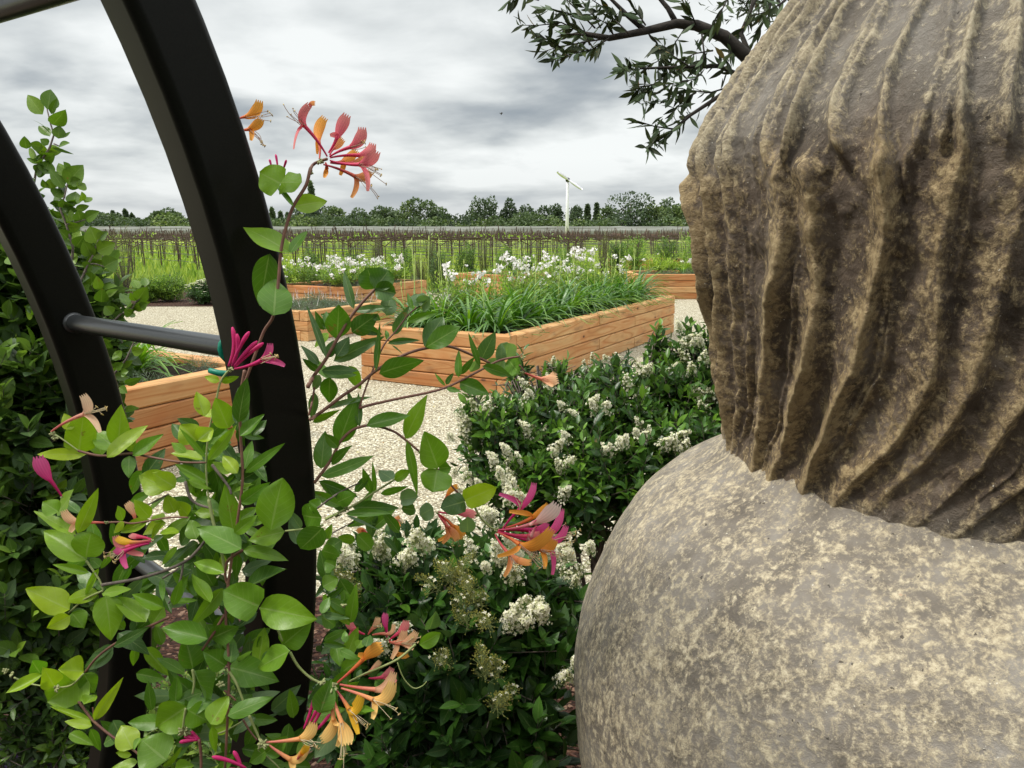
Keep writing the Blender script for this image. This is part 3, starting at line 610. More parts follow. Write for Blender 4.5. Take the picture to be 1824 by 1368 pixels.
for _ in range(150):
    k = RNG.integers(0, len(q) - 1); f = RNG.random(); a = q[k]; b = q[k + 1] if abs(q[k + 1][1] - q[k][1]) < 130 and abs(q[k + 1][0] - q[k][0]) < 70 else q[k]
    x, y = a[0] + (b[0] - a[0]) * f, a[1] + (b[1] - a[1]) * f; th_ = RNG.uniform(0, 6.28); l_ = RNG.uniform(18, 34); bs.append(P(x, y, 2.0)); ts.append(P(x + l_ * math.cos(th_), y - abs(l_ * math.sin(th_)) * .9 + 4, 2.0 + RNG.uniform(-.04, .06)))
bs, ts = np.array(bs), np.array(ts); leaves(mb, bs, ts, nrm(nrm(CAM - bs) + rv(150, .5)), np.linalg.norm(ts - bs, axis=1) * RNG.uniform(.5, .68, 150), RNG.uniform(.1, .9, 150), 'ov', 3, 7, .3, .15)
mb.build('shoot_foliage', M['shrub'], SHR)
mb = MB()
for k, s in enumerate(SHS): mb.tube([P(x, y, 1.98 + .04 * (i > 4)) for i, (x, y) in enumerate(s)], np.linspace(.0016, .004 if len(s) > 3 else .002, len(s)), 6)
mb.build('shoot', M['bark'], SHR)
# lower shrubs and ground plants at the left edge and between the ribs
bl = [(P(*q[:3]), q[3:]) for q in [(40,1180,2.0,.20,.18,.12),(150,1200,2.1,.20,.18,.12),(110,1290,1.98,.16,.15,.10),(200,1300,2.05,.14,.14,.09)]]
shrub('low_shrub', P(100, 1250, 2.1), bl, 520, .046, .019, 'shrub', 'low dark pointed-leaved shrub at the foot of the left arch rib', nleaf=8, tl=.08, kind='la', tint=(.45, .95), nv=4, zmin=.03)
bl = [(P(*q[:3]), q[3:]) for q in [(350,1260,1.95,.15,.14,.10),(330,1340,1.85,.12,.12,.07),(420,1330,1.85,.14,.14,.09),(250,1345,1.95,.10,.1,.06)]]
shrub('groundcover_plant', P(360, 1320, 1.95), bl, 700, .030, .016, 'lowgreen', 'fresh green ground plant with tiny leaves between the two arch ribs', 'plant', nleaf=7, tl=.06, tint=(.1, .8), nv=3, stemmat='stemg')
bl = [(P(*q[:3]), q[3:]) for q in [(620,1090,1.45,.10,.10,.09),(600,1180,1.40,.10,.10,.10),(620,1000,1.5,.07,.08,.06)]]
# purple flowered low plant bottom left
lav = empty('purple_flowering_plant', G(50, 1360, .0) * [1, 1, 0], 'small purple flowered plant in the bottom left corner of the bed', 'plant')
n = 130; c = G(60, 1366, .06); bs = np.stack([c[0] + RNG.normal(0, .09, n), c[1] + RNG.normal(-.02, .07, n), np.full(n, .01)], 1); tp = bs + np.stack([RNG.normal(0, .035, n), RNG.normal(0, .03, n), RNG.uniform(.08, .17, n)], 1)
mb = MB(); fast_stems(mb, bs, tp, .0015); B, T, N, W, Ti = twigs(tp - [0, 0, .03], nrm(tp - bs), .06, 6, .022, .006); leaves(mb, B, T, N, W, Ti, 'la', 1, 2, .2, .1); mb.build('foliage', M['grey'], lav)
mb = MB(); B, T, N, W, Ti = twigs(tp, nrm(tp - bs), .025, 9, .010, .008); k = np.array([(.20, .11, .38), (.30, .20, .50), (.13, .07, .26)])[RNG.integers(0, 3, len(B))]
leaves(mb, B, T, N, W, Ti, 'rd', 1, 2, .3, .1, K=k); mb.build('blossom', M['bloom'], lav)['kind'] = 'stuff'

# ------------------------------------------------------------------ privet shrubs with white panicles
def panicle(kindn, seed):
    """cone of tiny florets on a branched stalk, about 7 cm tall, pointing up local z"""
    rg = np.random.default_rng(seed); pet = MB(); stk = MB(); H = .072
    stk.tube([(0, 0, -.02), (0, 0, H * .5), (.002, 0, H)], [.0012, .0009, .0005], 4)
    n = 95; f = rg.random(n) ** .8; z = f * H; R_ = (1 - f) * .026 + .005; th = rg.random(n) * 6.28; rr_ = R_ * np.sqrt(rg.random(n) * .75 + .25)
    c = np.stack([rr_ * np.cos(th), rr_ * np.sin(th), z + rg.normal(0, .003, n)], 1); root = np.stack([c[:, 0] * .1, c[:, 1] * .1, c[:, 2] - .010], 1)
    fast_stems(stk, root, c, .0005); d = nrm(c - root + rg.normal(0, .004, (n, 3)))
    openn = rg.random(n) < dict(white=.85, cream=.55, bud=.06)[kindn]
    a = nrm(np.cross(d, rg.normal(0, 1, (n, 3)))); b = np.cross(d, a)
    for q in range(4):
        o = a * math.cos(q * 1.571) + b * math.sin(q * 1.571); m_ = openn; B = c[m_]; T = B + (o[m_] * .0052 + d[m_] * .0012)
        leaves(pet, B, T, d[m_], .0038, .5, 'el', 1, 2, .2, .3, K=np.array([(.80, .77, .58), (.86, .84, .70), (.66, .68, .40)])[rg.integers(0, 3, m_.sum())])
    m_ = ~openn; B = c[m_]; k = {'white': (.62, .66, .42), 'cream': (.55, .58, .28), 'bud': (.42, .42, .10)}[kindn]
    for q in range(2):
        o = (a if q else b)[m_]; leaves(pet, B - d[m_] * .0008, B + d[m_] * .0036, o, .0030, .5, 'el', 1, 2, .9, 0, K=np.array(k) * rg.uniform(.75, 1.2, (m_.sum(), 1)))
        leaves(pet, B - d[m_] * .0008, B + d[m_] * .0036, -o, .0030, .5, 'el', 1, 2, .9, 0, K=np.array(k) * rg.uniform(.75, 1.2, (m_.sum(), 1)))
    p = pet.build('florets', M['bloom']); s = stk.build('panicle', M['stemg']); p.parent = s
    return s
PAN = {k: [panicle(k, 100 + i * 7 + j) for j in range(2)] for i, k in enumerate(('white', 'cream', 'bud'))}
def panicles(parent, spots):
    for (x, y, d, k, n) in spots:
        for q in range(n):
            src = PAN[k][(q + x) % 2]; p = P(x + (RNG.normal(0, 13) if n > 1 else 0), y + (RNG.normal(0, 11) if n > 1 else 0), d + RNG.uniform(-.03, .03)); pw = np.array(parent_world(parent))
            c = copy_tree(src, p - pw, parent); c.scale = (1.0,) * 3
            v = Vector((RNG.normal(0, .35) - .1, -.55 + RNG.normal(0, .25), .75)).normalized(); c.rotation_euler = v.to_track_quat('Z', 'Y').to_euler(); sc = RNG.uniform(.6, 1.0); c.scale = (sc, sc, sc)
bl = [(P(*q[:3]), q[3:]) for q in [(905,800,2.55,.17,.2,.17),(1000,770,2.65,.21,.22,.20),(1110,745,2.7,.23,.22,.22),(1215,735,2.75,.22,.22,.24),(950,885,2.45,.20,.2,.18),(1070,860,2.5,.26,.24,.24),(1190,840,2.55,.26,.24,.25),
    (925,665,2.75,.04,.04,.09),(1000,665,2.8,.07,.07,.05),(1172,625,2.85,.045,.05,.11),(1235,640,2.8,.10,.1,.14),(1060,680,2.8,.05,.05,.05),(1320,800,2.7,.3,.3,.4),(1400,700,2.9,.4,.3,.4),(850,740,2.6,.07,.08,.09)]]
PR1, _ = shrub('privet_shrub', P(1080, 1030, 2.75) * [1, 1, 0], bl, 300, .056, .024, 'privet', 'bushy dark green privet with creamy white flower spikes between urn and central raised bed', nleaf=8, tl=.10, kind='el', tint=(.05, .85), nv=5, zmin=.02)
panicles(PR1, [(945,712,2.55,'white',3),(985,700,2.6,'white',2),(900,830,2.38,'white',5),(925,855,2.35,'cream',3),(990,800,2.38,'white',3),(1010,825,2.36,'cream',3),(1080,805,2.36,'white',4),(1105,815,2.36,'white',2),(1145,760,2.42,'white',3),
    (1175,785,2.4,'white',3),(1200,805,2.4,'cream',3),(1215,600,2.75,'white',4),(1240,620,2.7,'white',4),(1250,655,2.65,'cream',4),(1190,655,2.68,'white',3),(1150,665,2.68,'cream',3),(840,735,2.5,'cream',4),(830,785,2.5,'cream',4),(828,850,2.45,'cream',5),
    (850,880,2.4,'white',3),(1120,705,2.58,'cream',3),(1065,725,2.5,'white',4),(985,650,2.75,'cream',1),(1045,640,2.8,'cream',2),(1010,745,2.5,'white',2),(1000,890,2.3,'white',2),(950,770,2.45,'white',3),(1260,700,2.6,'cream',4),(1265,745,2.55,'cream',3),(1085,650,2.75,'cream',2)])
bl = [(P(*q[:3]), q[3:]) for q in [(690,1075,1.78,.14,.15,.13),(790,1060,1.80,.16,.17,.13),(900,1070,1.80,.15,.16,.12),(985,1075,1.85,.11,.12,.12),(700,1190,1.72,.17,.18,.17),(830,1190,1.72,.19,.19,.18),(940,1190,1.72,.14,.14,.17),(760,1310,1.66,.2,.2,.15),(900,1310,1.66,.18,.18,.15),
    (640,1030,1.85,.10,.12,.09),(730,990,1.95,.10,.1,.08),(860,985,1.95,.12,.12,.08),(650,1290,1.75,.15,.15,.15)]]
PR2, _ = shrub('privet_shrub', P(830, 1250, 1.95) * [1, 1, 0], bl, 240, .068, .031, 'privet', 'dark privet in the lower centre with yellow buds and small white star flowers', nleaf=8, tl=.10, kind='el', tint=(.4, 1.0), nv=5, zmin=.02)
panicles(PR2, [(755,970,1.72,'cream',4),(720,1000,1.70,'cream',4),(700,975,1.74,'cream',3),(640,1000,1.70,'white',4),(615,1035,1.66,'bud',4),(630,1070,1.64,'bud',3),(800,1035,1.62,'bud',5),(830,1060,1.60,'bud',5),(860,1075,1.60,'bud',3),(875,1000,1.70,'white',4),
    (900,985,1.72,'white',3),(935,1080,1.60,'cream',4),(950,1105,1.58,'white',3),(975,1095,1.58,'white',3),(920,1110,1.58,'white',2),(1000,1000,1.75,'white',4),(1010,1030,1.72,'cream',3),(1040,1000,1.8,'white',2),(720,1120,1.58,'cream',2),(850,1110,1.58,'bud',3),
    (1010,1195,1.6,'cream',2),(800,1175,1.54,'bud',2),(870,1180,1.54,'bud',3),(880,1245,1.52,'bud',3),(690,1165,1.56,'cream',2),(890,880,2.0,'white',3),(880,920,1.95,'white',4),(905,900,1.95,'white',3),(660,985,1.75,'cream',3),(930,1030,1.65,'cream',2)])
for k in PAN:
    for s in PAN[k]:
        for ch in list(s.children): bpy.data.objects.remove(ch)
        bpy.data.objects.remove(s)

# ------------------------------------------------------------------ olive tree behind the urn
olv = empty('olive_tree', (1.75, 2.9, 0), 'olive tree with narrow dark leaves overhanging the top of the urn', 'tree')
OT = {'big': [[(1620,330,3.0),(1480,220,2.75),(1400,160,2.6),(1340,110,2.5),(1290,65,2.5),(1240,45,2.5),(1205,42,2.5),(1150,55,2.5),(1085,68,2.5),(1040,60,2.5)]],
 'mid': [[(1205,42,2.5),(1190,15,2.5),(1165,-15,2.5),(1100,-60,2.5)],[(1400,160,2.6),(1320,135,2.55),(1280,118,2.55),(1200,120,2.5),(1140,122,2.5)],[(1420,190,2.6),(1330,160,2.55),(1300,158,2.5),(1265,182,2.5),(1230,205,2.5),(1195,235,2.5),(1155,260,2.5)],
  [(1340,110,2.5),(1320,60,2.55),(1345,0,2.55),(1360,-60,2.6)],[(1450,180,2.7),(1400,60,2.7),(1380,-30,2.7)],[(1150,55,2.5),(1118,28,2.5),(1090,0,2.5),(1060,-30,2.5)]]}
OW = [[(1085,68),(1040,75),(990,85),(968,92)],[(1040,60),(1000,40),(960,45),(925,45)],[(1060,50),(1020,10),(990,-20)],[(1100,30),(1070,10),(1040,-10)],[(1150,45),(1130,15),(1110,-10)],[(1085,68),(1055,88),(1010,98),(985,108)],
[(1150,55),(1170,75),(1180,100),(1190,130)],[(1220,50),(1200,80),(1170,110),(1135,125),(1108,122)],[(1250,60),(1255,100),(1240,140),(1200,150),(1150,150),(1130,165)],[(1320,135),(1280,115),(1220,120),(1180,135)],[(1300,155),(1265,165),(1220,160),(1180,180),(1140,185)],
[(1265,180),(1230,205),(1195,235),(1170,252),(1150,262)],[(1200,230),(1165,225),(1135,215)],[(1340,0),(1330,40),(1310,80),(1290,110)],[(1300,-10),(1280,30),(1260,60)],[(1400,0),(1370,20),(1330,30)],[(1380,-10),(1360,40),(1340,80)],[(960,0),(925,-8),(905,2)],
[(1040,62),(1010,60),(985,75)],[(1030,30),(1000,20),(970,15)],[(1070,50),(1060,30),(1030,5)],[(1120,60),(1100,40),(1080,20)],[(1240,45),(1230,20),(1210,-5)],[(1270,90),(1240,95),(1215,105)],[(1230,120),(1200,100),(1180,80)],[(1240,165),(1215,180),(1200,200)],[(1180,140),(1150,165),(1128,150)],[(1000,85),(975,70),(950,60)],
[(1050,80),(1040,55),(1015,45)],[(1095,68),(1085,45),(1060,30)]]
ms = MB()
for s in OT['big']: ms.tube([P(*q) for q in s], np.linspace(.030, .0075, len(s)), 8)
for s in OT['mid']: ms.tube([P(*q) for q in s], np.linspace(.010, .0035, len(s)), 6)
ms.build('branches', M['darkbark'], olv)
ms = MB(); q = P(1620, 330, 3.0); ms.tube([(1.75, 2.9, -.05), (1.72, 2.9, .3), (1.78, 2.88, .8), (1.66, 2.86, 1.3), q], [.10, .075, .065, .055, .034], 10); ms.build('trunk', M['bark'], olv)
B, T, N, W, Ti = [], [], [], [], []; ms = MB()
for k, s in enumerate(OW):
    d0 = 2.5 + RNG.uniform(-.08, .08); pts = np.array([P(x, y, d0 + .03 * i * RNG.normal(0, 1)) for i, (x, y) in enumerate(s)])
    ms.tube(pts, np.linspace(.0030, .0010, len(pts)), 4)
    seg = np.linalg.norm(np.diff(pts, axis=0), axis=1); tot = seg.sum(); cum = np.r_[0, np.cumsum(seg)]
    for f in np.arange(.06, 1.0, .0098 / tot):
        p = np.array([np.interp(f * tot, cum, pts[:, i]) for i in range(3)]); tdir = nrm(np.array([np.interp(min(1, f + .05) * tot, cum, pts[:, i]) for i in range(3)]) - p + 1e-6)
        ax = nrm(tdir * RNG.uniform(.3, 1.2) + RNG.normal(0, .45, 3) + [0, 0, -.15]); Lf = RNG.uniform(.042, .072)
        B.append(p); T.append(p + ax * Lf); N.append(RNG.normal(0, 1, 3)); W.append(Lf * RNG.uniform(.20, .30)); Ti.append(1.0 if RNG.random() < .012 else RNG.uniform(.1, .9))
mb = MB(); leaves(mb, B, T, N, W, Ti, 'la', 1, 5, .3, .08); mb.build('foliage', M['olive'], olv); ms.build('twigs', M['darkbark'], olv)
# the rest of the crown, mostly hidden behind the urn
tips, dirs = blob_twigs([(P(1600, 100, 3.1), (.6, .5, .5)), (P(1450, -120, 2.9), (.5, .5, .35)), (P(1150, -160, 2.7), (.45, .3, .16)), (P(1700, -200, 3.2), (.7, .6, .5))], 90)
B, T, N, W, Ti = twigs(tips, dirs, .2, 14, .05, .011); mb = MB(); leaves(mb, B, T, N, W, Ti, 'la', 1, 3, .3, .08); mb.build('crown', M['olive'], olv)

# unseen hedge added behind the camera to shade the faces turned toward it
hd = empty('added_shade_hedge', (0, -2.0, 0), 'tall unseen hedge added behind the viewpoint to cast shade', 'hedge')
tips, dirs = blob_twigs([((x, -2.0, z), (.55, .40, .55)) for x in np.arange(-4.4, 4.6, .7) for z in (.5, 1.3, 2.1)], 42); B, T, N, W, Ti = twigs(tips, dirs, .2, 6, .13, .08); mb = MB(); leaves(mb, B, T, N, W, Ti, 'el', 1, 2, .2, .1); mb.build('foliage', M['privet'], hd)
mb = MB()
for x in np.arange(-4.4, 4.6, .7): mb.tube([(x, -2, 0), (x + .03, -2, 1), (x, -2.02, 2.2)], [.04, .03, .01], 6)
mb.build('trunk', M['bark'], hd)
# ------------------------------------------------------------------ plants in the raised beds
def bedpt(b, u, v): p = b['c0'] + b['d1'] * u + b['d2'] * v; return np.array([p[0], p[1], b['H'] - .05])
def strap_clump(label, loc, n=48, L=(.30, .50), stalks=3, seed=0, group='strap-leaved clumps in the raised beds', tint=(.0, 1), up=.9, sh=(.42, .86)):
    t = empty('strap_leaf_plant', loc, label, 'plant', group); mb = MB(); loc = np.asarray(loc, float)
    for k in range(n):
        a = RNG.random() * 6.28; o = np.array([math.cos(a), math.sin(a), 0]); l = RNG.uniform(*L); e = RNG.uniform(.35, 1.25) * up; m_ = 7; tt = np.linspace(0, 1, m_)
        ang = e - tt ** 1.3 * RNG.uniform(.9, 2.1); st = l / (m_ - 1); c = np.zeros((m_, 3)); c[0] = loc + o * RNG.uniform(0, .05)
        for i in range(1, m_): c[i] = c[i - 1] + (o * math.cos(ang[i]) + np.array([0, 0, math.sin(ang[i])])) * st
        c[:, 2] = np.maximum(c[:, 2], loc[2] + .015); sd_ = np.array([-o[1], o[0], 0]); w_ = RNG.uniform(.010, .019) * (1 - tt ** 2.5 * .92)
        V = np.stack([c - sd_ * w_[:, None], c + np.array([0, 0, -.004]), c + sd_ * w_[:, None]], 1).reshape(-1, 3)
        F = [(i * 3 + j, i * 3 + j + 1, i * 3 + j + 4, i * 3 + j + 3) for i in range(m_ - 1) for j in range(2)]
        ti = RNG.uniform(*tint); Lc = np.stack([np.tile([-1, 0, 1], m_), np.repeat(tt, 3), np.full(3 * m_, ti)], 1); mb.add(V, F, Lc)
    mb.build('leaves', M['strap'], t)
    for k in range(stalks):
        s = MB(); h = RNG.uniform(*sh); p = loc + np.array([RNG.normal(0, .06), RNG.normal(0, .06), 0]); q = p + np.array([RNG.normal(0, .05), RNG.normal(0, .05), h]); m_ = (p + q) / 2 + RNG.normal(0, .012, 3)
        s.tube([p, m_, q], [.0038, .0034, .0028], 5); s.tube([q, q + [0, 0, .010], q + [0, 0, .028], q + [0, 0, .048], q + [.002, 0, .068]], [.003, .007, .010, .005, .001], 6); s.build('flower_stalk', M['stalk'], t)
    return t
M['stalk'] = simple('pale_green_stalk', (.24, .34, .07), (.42, .50, .14), 14, .55, .1, .002)
def bloom_mesh(name, rad, n, ps, cols, seed):
    rg = np.random.default_rng(seed); mb = MB(); u = nrm(rg.normal(0, 1, (n, 3)) + [0, 0, .5]); c = np.clip(rg.normal(0, .5, (n, 3)), -1.0, 1.0) * rad * [1, 1, .75]
    for q in range(5):
        a = nrm(np.cross(u, [.3, .2, .9])); b = np.cross(u, a); th = q * 1.2566 + rg.random(n) * .3; o = a * np.cos(th)[:, None] + b * np.sin(th)[:, None]
        leaves(mb, c, c + (o + u * .25) * ps, u, ps * .85, .5, 'rd', 1, 2, .15, .2, K=np.array(cols)[rg.integers(0, len(cols), n)] * rg.uniform(.92, 1.05, (n, 1)))
    return mb.build(name, M['bloom'])
WB = [bloom_mesh('flower_head', .050, 16, .021, [(.86, .84, .84), (.90, .88, .87), (.80, .79, .74)], 60 + k) for k in range(3)] + [bloom_mesh('flower_head', .022, 6, .016, [(.84, .82, .80), (.88, .86, .84)], 70 + k) for k in range(2)]
def flower_bush(label, loc, w_, h, nb, ntw=70, mat='bedgreen', ll=.045, lw=.016, group='white flowering plants in the raised beds', name='white_flowering_plant', tint=(0, .9), small=.4):
    t = empty(name, loc, label, 'plant', group); loc = np.asarray(loc, float)
    a = RNG.random(ntw) * 6.28; r = np.sqrt(RNG.random(ntw)) * w_; hh = h * (1 - .35 * (r / w_) ** 2) * RNG.uniform(.45, 1.0, ntw); top = loc + np.stack([r * np.cos(a), r * np.sin(a), hh], 1); bot = loc + np.stack([r * .35 * np.cos(a), r * .35 * np.sin(a), np.zeros(ntw)], 1)
    ms = MB(); fast_stems(ms, bot, top, .0028); ms.build('stems', M['stemg'], t)
    B, T, N, W, Ti = twigs(top, nrm(top - bot), hh * .75, 12, ll, lw, .3, tint); mb = MB(); leaves(mb, B, T, N, W, Ti, 'el', 1, 3, .3, .15); mb.build('foliage', M[mat], t)
    if nb:
        idx = np.argsort(-top[:, 2] + RNG.normal(0, .30 * h + .04, ntw))[:max(3, int(nb * .72))]
        for i in idx:
            src = WB[RNG.integers(3, 5)] if RNG.random() < small else WB[RNG.integers(0, 3)]
            c = src.copy(); C.objects.link(c); c.parent = t; c.location = tuple(top[i] - loc + np.array([0, 0, .02])); c.rotation_euler = (RNG.normal(0, .4), RNG.normal(0, .4), RNG.random() * 6.28); s_ = RNG.uniform(.75, 1.2); c.scale = (s_,) * 3
    return t
def mound(label, loc, w_, h, mat='grey', ll=.04, lw=.006, n=120, name='grey_mounding_plant', group='grey mounds in the raised beds', spikes=0, tint=(0, 1)):
    t = empty(name, loc, label, 'plant', group); loc = np.asarray(loc, float); u = nrm(RNG.normal(0, 1, (n, 3))); u[:, 2] = np.abs(u[:, 2]); top = loc + u * [w_, w_, h] * RNG.uniform(.6, 1.05, (n, 1)); bot = loc + u * [w_ * .2, w_ * .2, 0]
    B, T, N, W, Ti = twigs(top, nrm(top - bot), h * .6, 12, ll, lw, .4, tint); mb = MB(); leaves(mb, B, T, N, W, Ti, 'la', 1, 2, .3, .1); mb.build('foliage', M[mat], t)
    if spikes:
        k = RNG.integers(0, n, spikes); s = top[k]; e = s + [0, 0, .10] + RNG.normal(0, .02, (spikes, 3))
        for q in range(spikes):
            ms = MB(); fast_stems(ms, s[q:q+1], e[q:q+1], .003); B, T, N, W, Ti = twigs(e[q:q+1] + [0, 0, .02], nrm(e[q:q+1] - s[q:q+1]), .05, 8, .012, .010); leaves(ms, B, T, N, W, Ti, 'rd', 1, 2, .3, .1, K=(.26, .12, .20)); ms.build('flower_spike', M['bloom'], t)
    return t
ordn = ['nearest', 'second', 'third', 'fourth', 'fifth', 'sixth', 'seventh', 'eighth', 'ninth', 'farthest']
for k in range(10): strap_clump(f'{ordn[k]} strap-leaved clump along the right edge of the central bed', bedpt(BA, .50 + k * .48, .46 + RNG.normal(0, .03)), 78, (.48, .74), (1, 0, 1, 2, 1, 2, 3, 2, 2, 1)[k], up=1.22, tint=(0, 1))
for k, v in enumerate((.72, 1.06, 1.40)): strap_clump(f'strap-leaved clump at the short front edge of the central bed, {ordn[k]} to its corner', bedpt(BA, .46, v), 74, (.44, .66), (0, 3, 4)[k], up=1.2, tint=(0, 1))
for k in range(6): strap_clump(f'{ordn[k]} strap-leaved clump in the middle row of the central bed', bedpt(BA, 1.0 + k * .68, .80 + RNG.normal(0, .04)), 56, (.45, .68), 2, up=1.25, tint=(0, .9))
for k in range(5): strap_clump(f'{ordn[k]} strap-leaved clump along the far left edge of the central bed', bedpt(BA, .7 + k * .8, 1.45), 46, (.35, .52), 3, up=1.1, sh=(.45, .9))
for k, (u, v, nb) in enumerate([(.85, 1.15, 9), (1.35, 1.25, 14), (1.7, .75, 12), (2.2, 1.15, 22), (2.75, .8, 20), (3.2, 1.2, 18), (3.8, .85, 20), (4.3, 1.2, 14), (4.75, .8, 10)]):
    flower_bush(f'{ordn[k]} of the white flowering plants in the central bed, among the strap leaves', bedpt(BA, u, v), .34, .66 if k < 2 else .76, nb, 80, ll=.065, lw=.026)
# left bed seen between the ribs
strap_clump('upright strap-leaved clump in the bed between the arch ribs', bedpt(BB, 2.35, .62), 100, (.42, .62), 0, up=1.2, tint=(0, .35))
strap_clump('looser strap-leaved clump behind the upright one, between the arch ribs', bedpt(BB, 2.55, 1.15), 70, (.38, .55), 1, up=1.0, tint=(0, .5))
strap_clump('wispy strap-leaved clump beside the left arch rib', bedpt(BB, 1.85, .55), 80, (.32, .50), 2, up=1.2, tint=(0, .4))
for k, (u, v, l) in enumerate([(2.2, .25, 'grey mounding tuft at the timber edge of the bed between the ribs'), (2.75, .42, 'small grey tuft beside bare soil in the bed between the ribs'), (1.9, .22, 'low grey tuft nearest the left arch rib')]): mound(l, bedpt(BB, u, v), .16, .12, n=70, ll=.035, lw=.004)
# grey low bed
for k in range(6): mound(f'{ordn[k]} grey lavender mound in the low three-course bed', bedpt(BC, .25 + (k // 2) * .62, .32 + (k % 2) * .85), .34, .22, n=150, spikes=16 if k > 2 else 6, ll=.05)
# bed D, all white blooms
for k, (u, v, nb) in enumerate([(.3, .4, 16), (.35, 1.3, 18), (.9, .85, 22), (1.3, .35, 18), (1.45, 1.4, 20), (1.95, .5, 14), (2.1, 1.2, 16), (.1, 1.75, 14)]):
    flower_bush(f'{ordn[k]} white flowering plant in the bed left of the dark clipped shrub', bedpt(BD, u, v), .42, .54, nb + 4, 80, ll=.075, lw=.034, small=.15)
for k in range(4): mound(f'{ordn[k]} grey mound along the right edge of the left white-flowered bed', bedpt(BD, .4 + .55 * k, .12), .22, .16, n=80)
strap_clump('strap-leaved clump in the bed behind the central white flowers', bedpt(BE, .5, 1.2), 50, (.35, .5), 3); strap_clump('darker strap-leaved clump at the back of the bed behind the central flowers', bedpt(BE, .7, .5), 50, (.35, .5), 3, tint=(.5, 1))
# square bed by the urn
for k, (u, v) in enumerate([(.3, .3), (.8, .28), (1.3, .3), (1.8, .28), (2.3, .3)]): mound(f'{ordn[k]} grey mound from the left along the front of the bed beside the urn', bedpt(BF, u, v), .30, .20, n=120)
flower_bush('lime green ferny plant in the bed beside the urn', bedpt(BF, .75, .85), .42, .52, 3, 90, ll=.10, lw=.03, tint=(0, .15), name='lime_ferny_plant', group='lime ferny plants')
flower_bush('smaller lime green ferny plant to the right in the bed beside the urn', bedpt(BF, 1.45, .9), .32, .38, 2, 60, ll=.10, lw=.03, tint=(0, .2), name='lime_ferny_plant', group='lime ferny plants')
for k, (u, v) in enumerate([(1.25, .75), (1.6, .8), (1.95, .6)]): strap_clump(f'{ordn[k]} tall budded strap-leaved clump in the bed beside the urn', bedpt(BF, u, v), 40, (.35, .5), 5, tint=(0, .3), up=1.15, sh=(.7, 1.05))
for k in range(3): mound(f'{ordn[k]} grey mound from the left in the farthest raised bed', bedpt(BG, .5 + k * .8, .5), .35, .3, n=100)
for o in WB: bpy.data.objects.remove(o)

# ------------------------------------------------------------------ shrubs beyond the beds
def far_shrub(name, px, ytop, ybase, w_px, d, mat, label, n=500, ll=.07, lw=.03, cat='shrub', kindl='el', tint=(0, 1), shape=1.0, flowers=0, group=None):
    base = P(px, ybase, d); base[2] = 0.0; top = P(px, ytop, d)[2]; w_ = w_px / FPX * d / 2; t = empty(name, base, label, cat, group)
    u = nrm(RNG.normal(0, 1, (n, 3))); rr_ = RNG.uniform(.75, 1.05, (n, 1)) * np.where(RNG.random((n, 1)) < .75, 1, .6); zc_ = top / 2
    lump = 1 + .16 * np.sin(u[:, :1] * 5 + px) + .12 * np.sin(u[:, 2:] * 7 + u[:, 1:2] * 6)
    tp = base + np.array([0, 0, zc_]) + u * [w_, w_, zc_] * rr_ * lump; tp[:, 2] = np.maximum(tp[:, 2], .05); dd = nrm(u + [0, 0, .5 * shape] + rv(n, .3))
    B, T, N, W, Ti = twigs(tp, dd, .14, 7, ll, lw, .3, tint); mb = MB(); leaves(mb, B, T, N, W, Ti, kindl, 1, 2, .3, .1); mb.build('foliage', M[mat], t)
    ms = MB(); k = RNG.integers(0, n, 40); fast_stems(ms, np.tile(base, (40, 1)), tp[k], .008); ms.build('branches', M['bark'], t)
    if flowers:
        k = np.argsort(-tp[:, 2] + RNG.normal(0, .08, n))[:flowers]; mf = MB()
        for grp in ([k] if flowers > 30 else [[kk] for kk in k]):
            mf = MB(); grp = np.array(grp)
            for q in range(5):
                th = q * 1.257; o = np.array([math.cos(th), math.sin(th), .25]); leaves(mf, tp[grp] + [0, 0, .02], tp[grp] + [0, 0, .02] + o * .045, np.tile([0, 0, 1.0], (len(grp), 1)), .04, .5, 'rd', 1, 2, .1, .1, K=(.72, .72, .56))
            fo_ = mf.build('blossom', M['bloom'], t)
            if flowers > 30: fo_['kind'] = 'stuff'
    return t
far_shrub('clipped_shrub', 783, 440, 512, 44, 18.6, 'shrub', 'tall dark clipped shrub between the left and middle raised beds', 700, .05, .02, tint=(.6, 1), shape=2)
far_shrub('white_topped_shrub', 365, 498, 548, 58, 16.2, 'privet', 'dark rounded shrub with creamy white tops just left of the right arch rib', 700, .06, .028, tint=(.5, 1), flowers=110)
far_shrub('white_topped_shrub', 420, 496, 548, 70, 16.4, 'privet', 'creamy topped dark shrub mostly hidden behind the right arch rib', 600, .06, .028, tint=(.5, 1), flowers=90)
far_shrub('border_shrub', 300, 486, 548, 62, 16.8, 'bedgreen', 'light green loose shrub between the brown upright plant and the dark rounded shrub', 600, .07, .03, tint=(.3, 1))
far_shrub('border_shrub', 262, 494, 548, 44, 16.6, 'bedgreen', 'deeper green shrub under the brown upright plant, left of the light green one', 500, .07, .03, tint=(.5, 1))
far_shrub('border_shrub', 195, 500, 548, 50, 16.9, 'shrub', 'dark border shrub glimpsed between left arch rib and hanging shoots', 500, .07, .03, tint=(.3, 1))
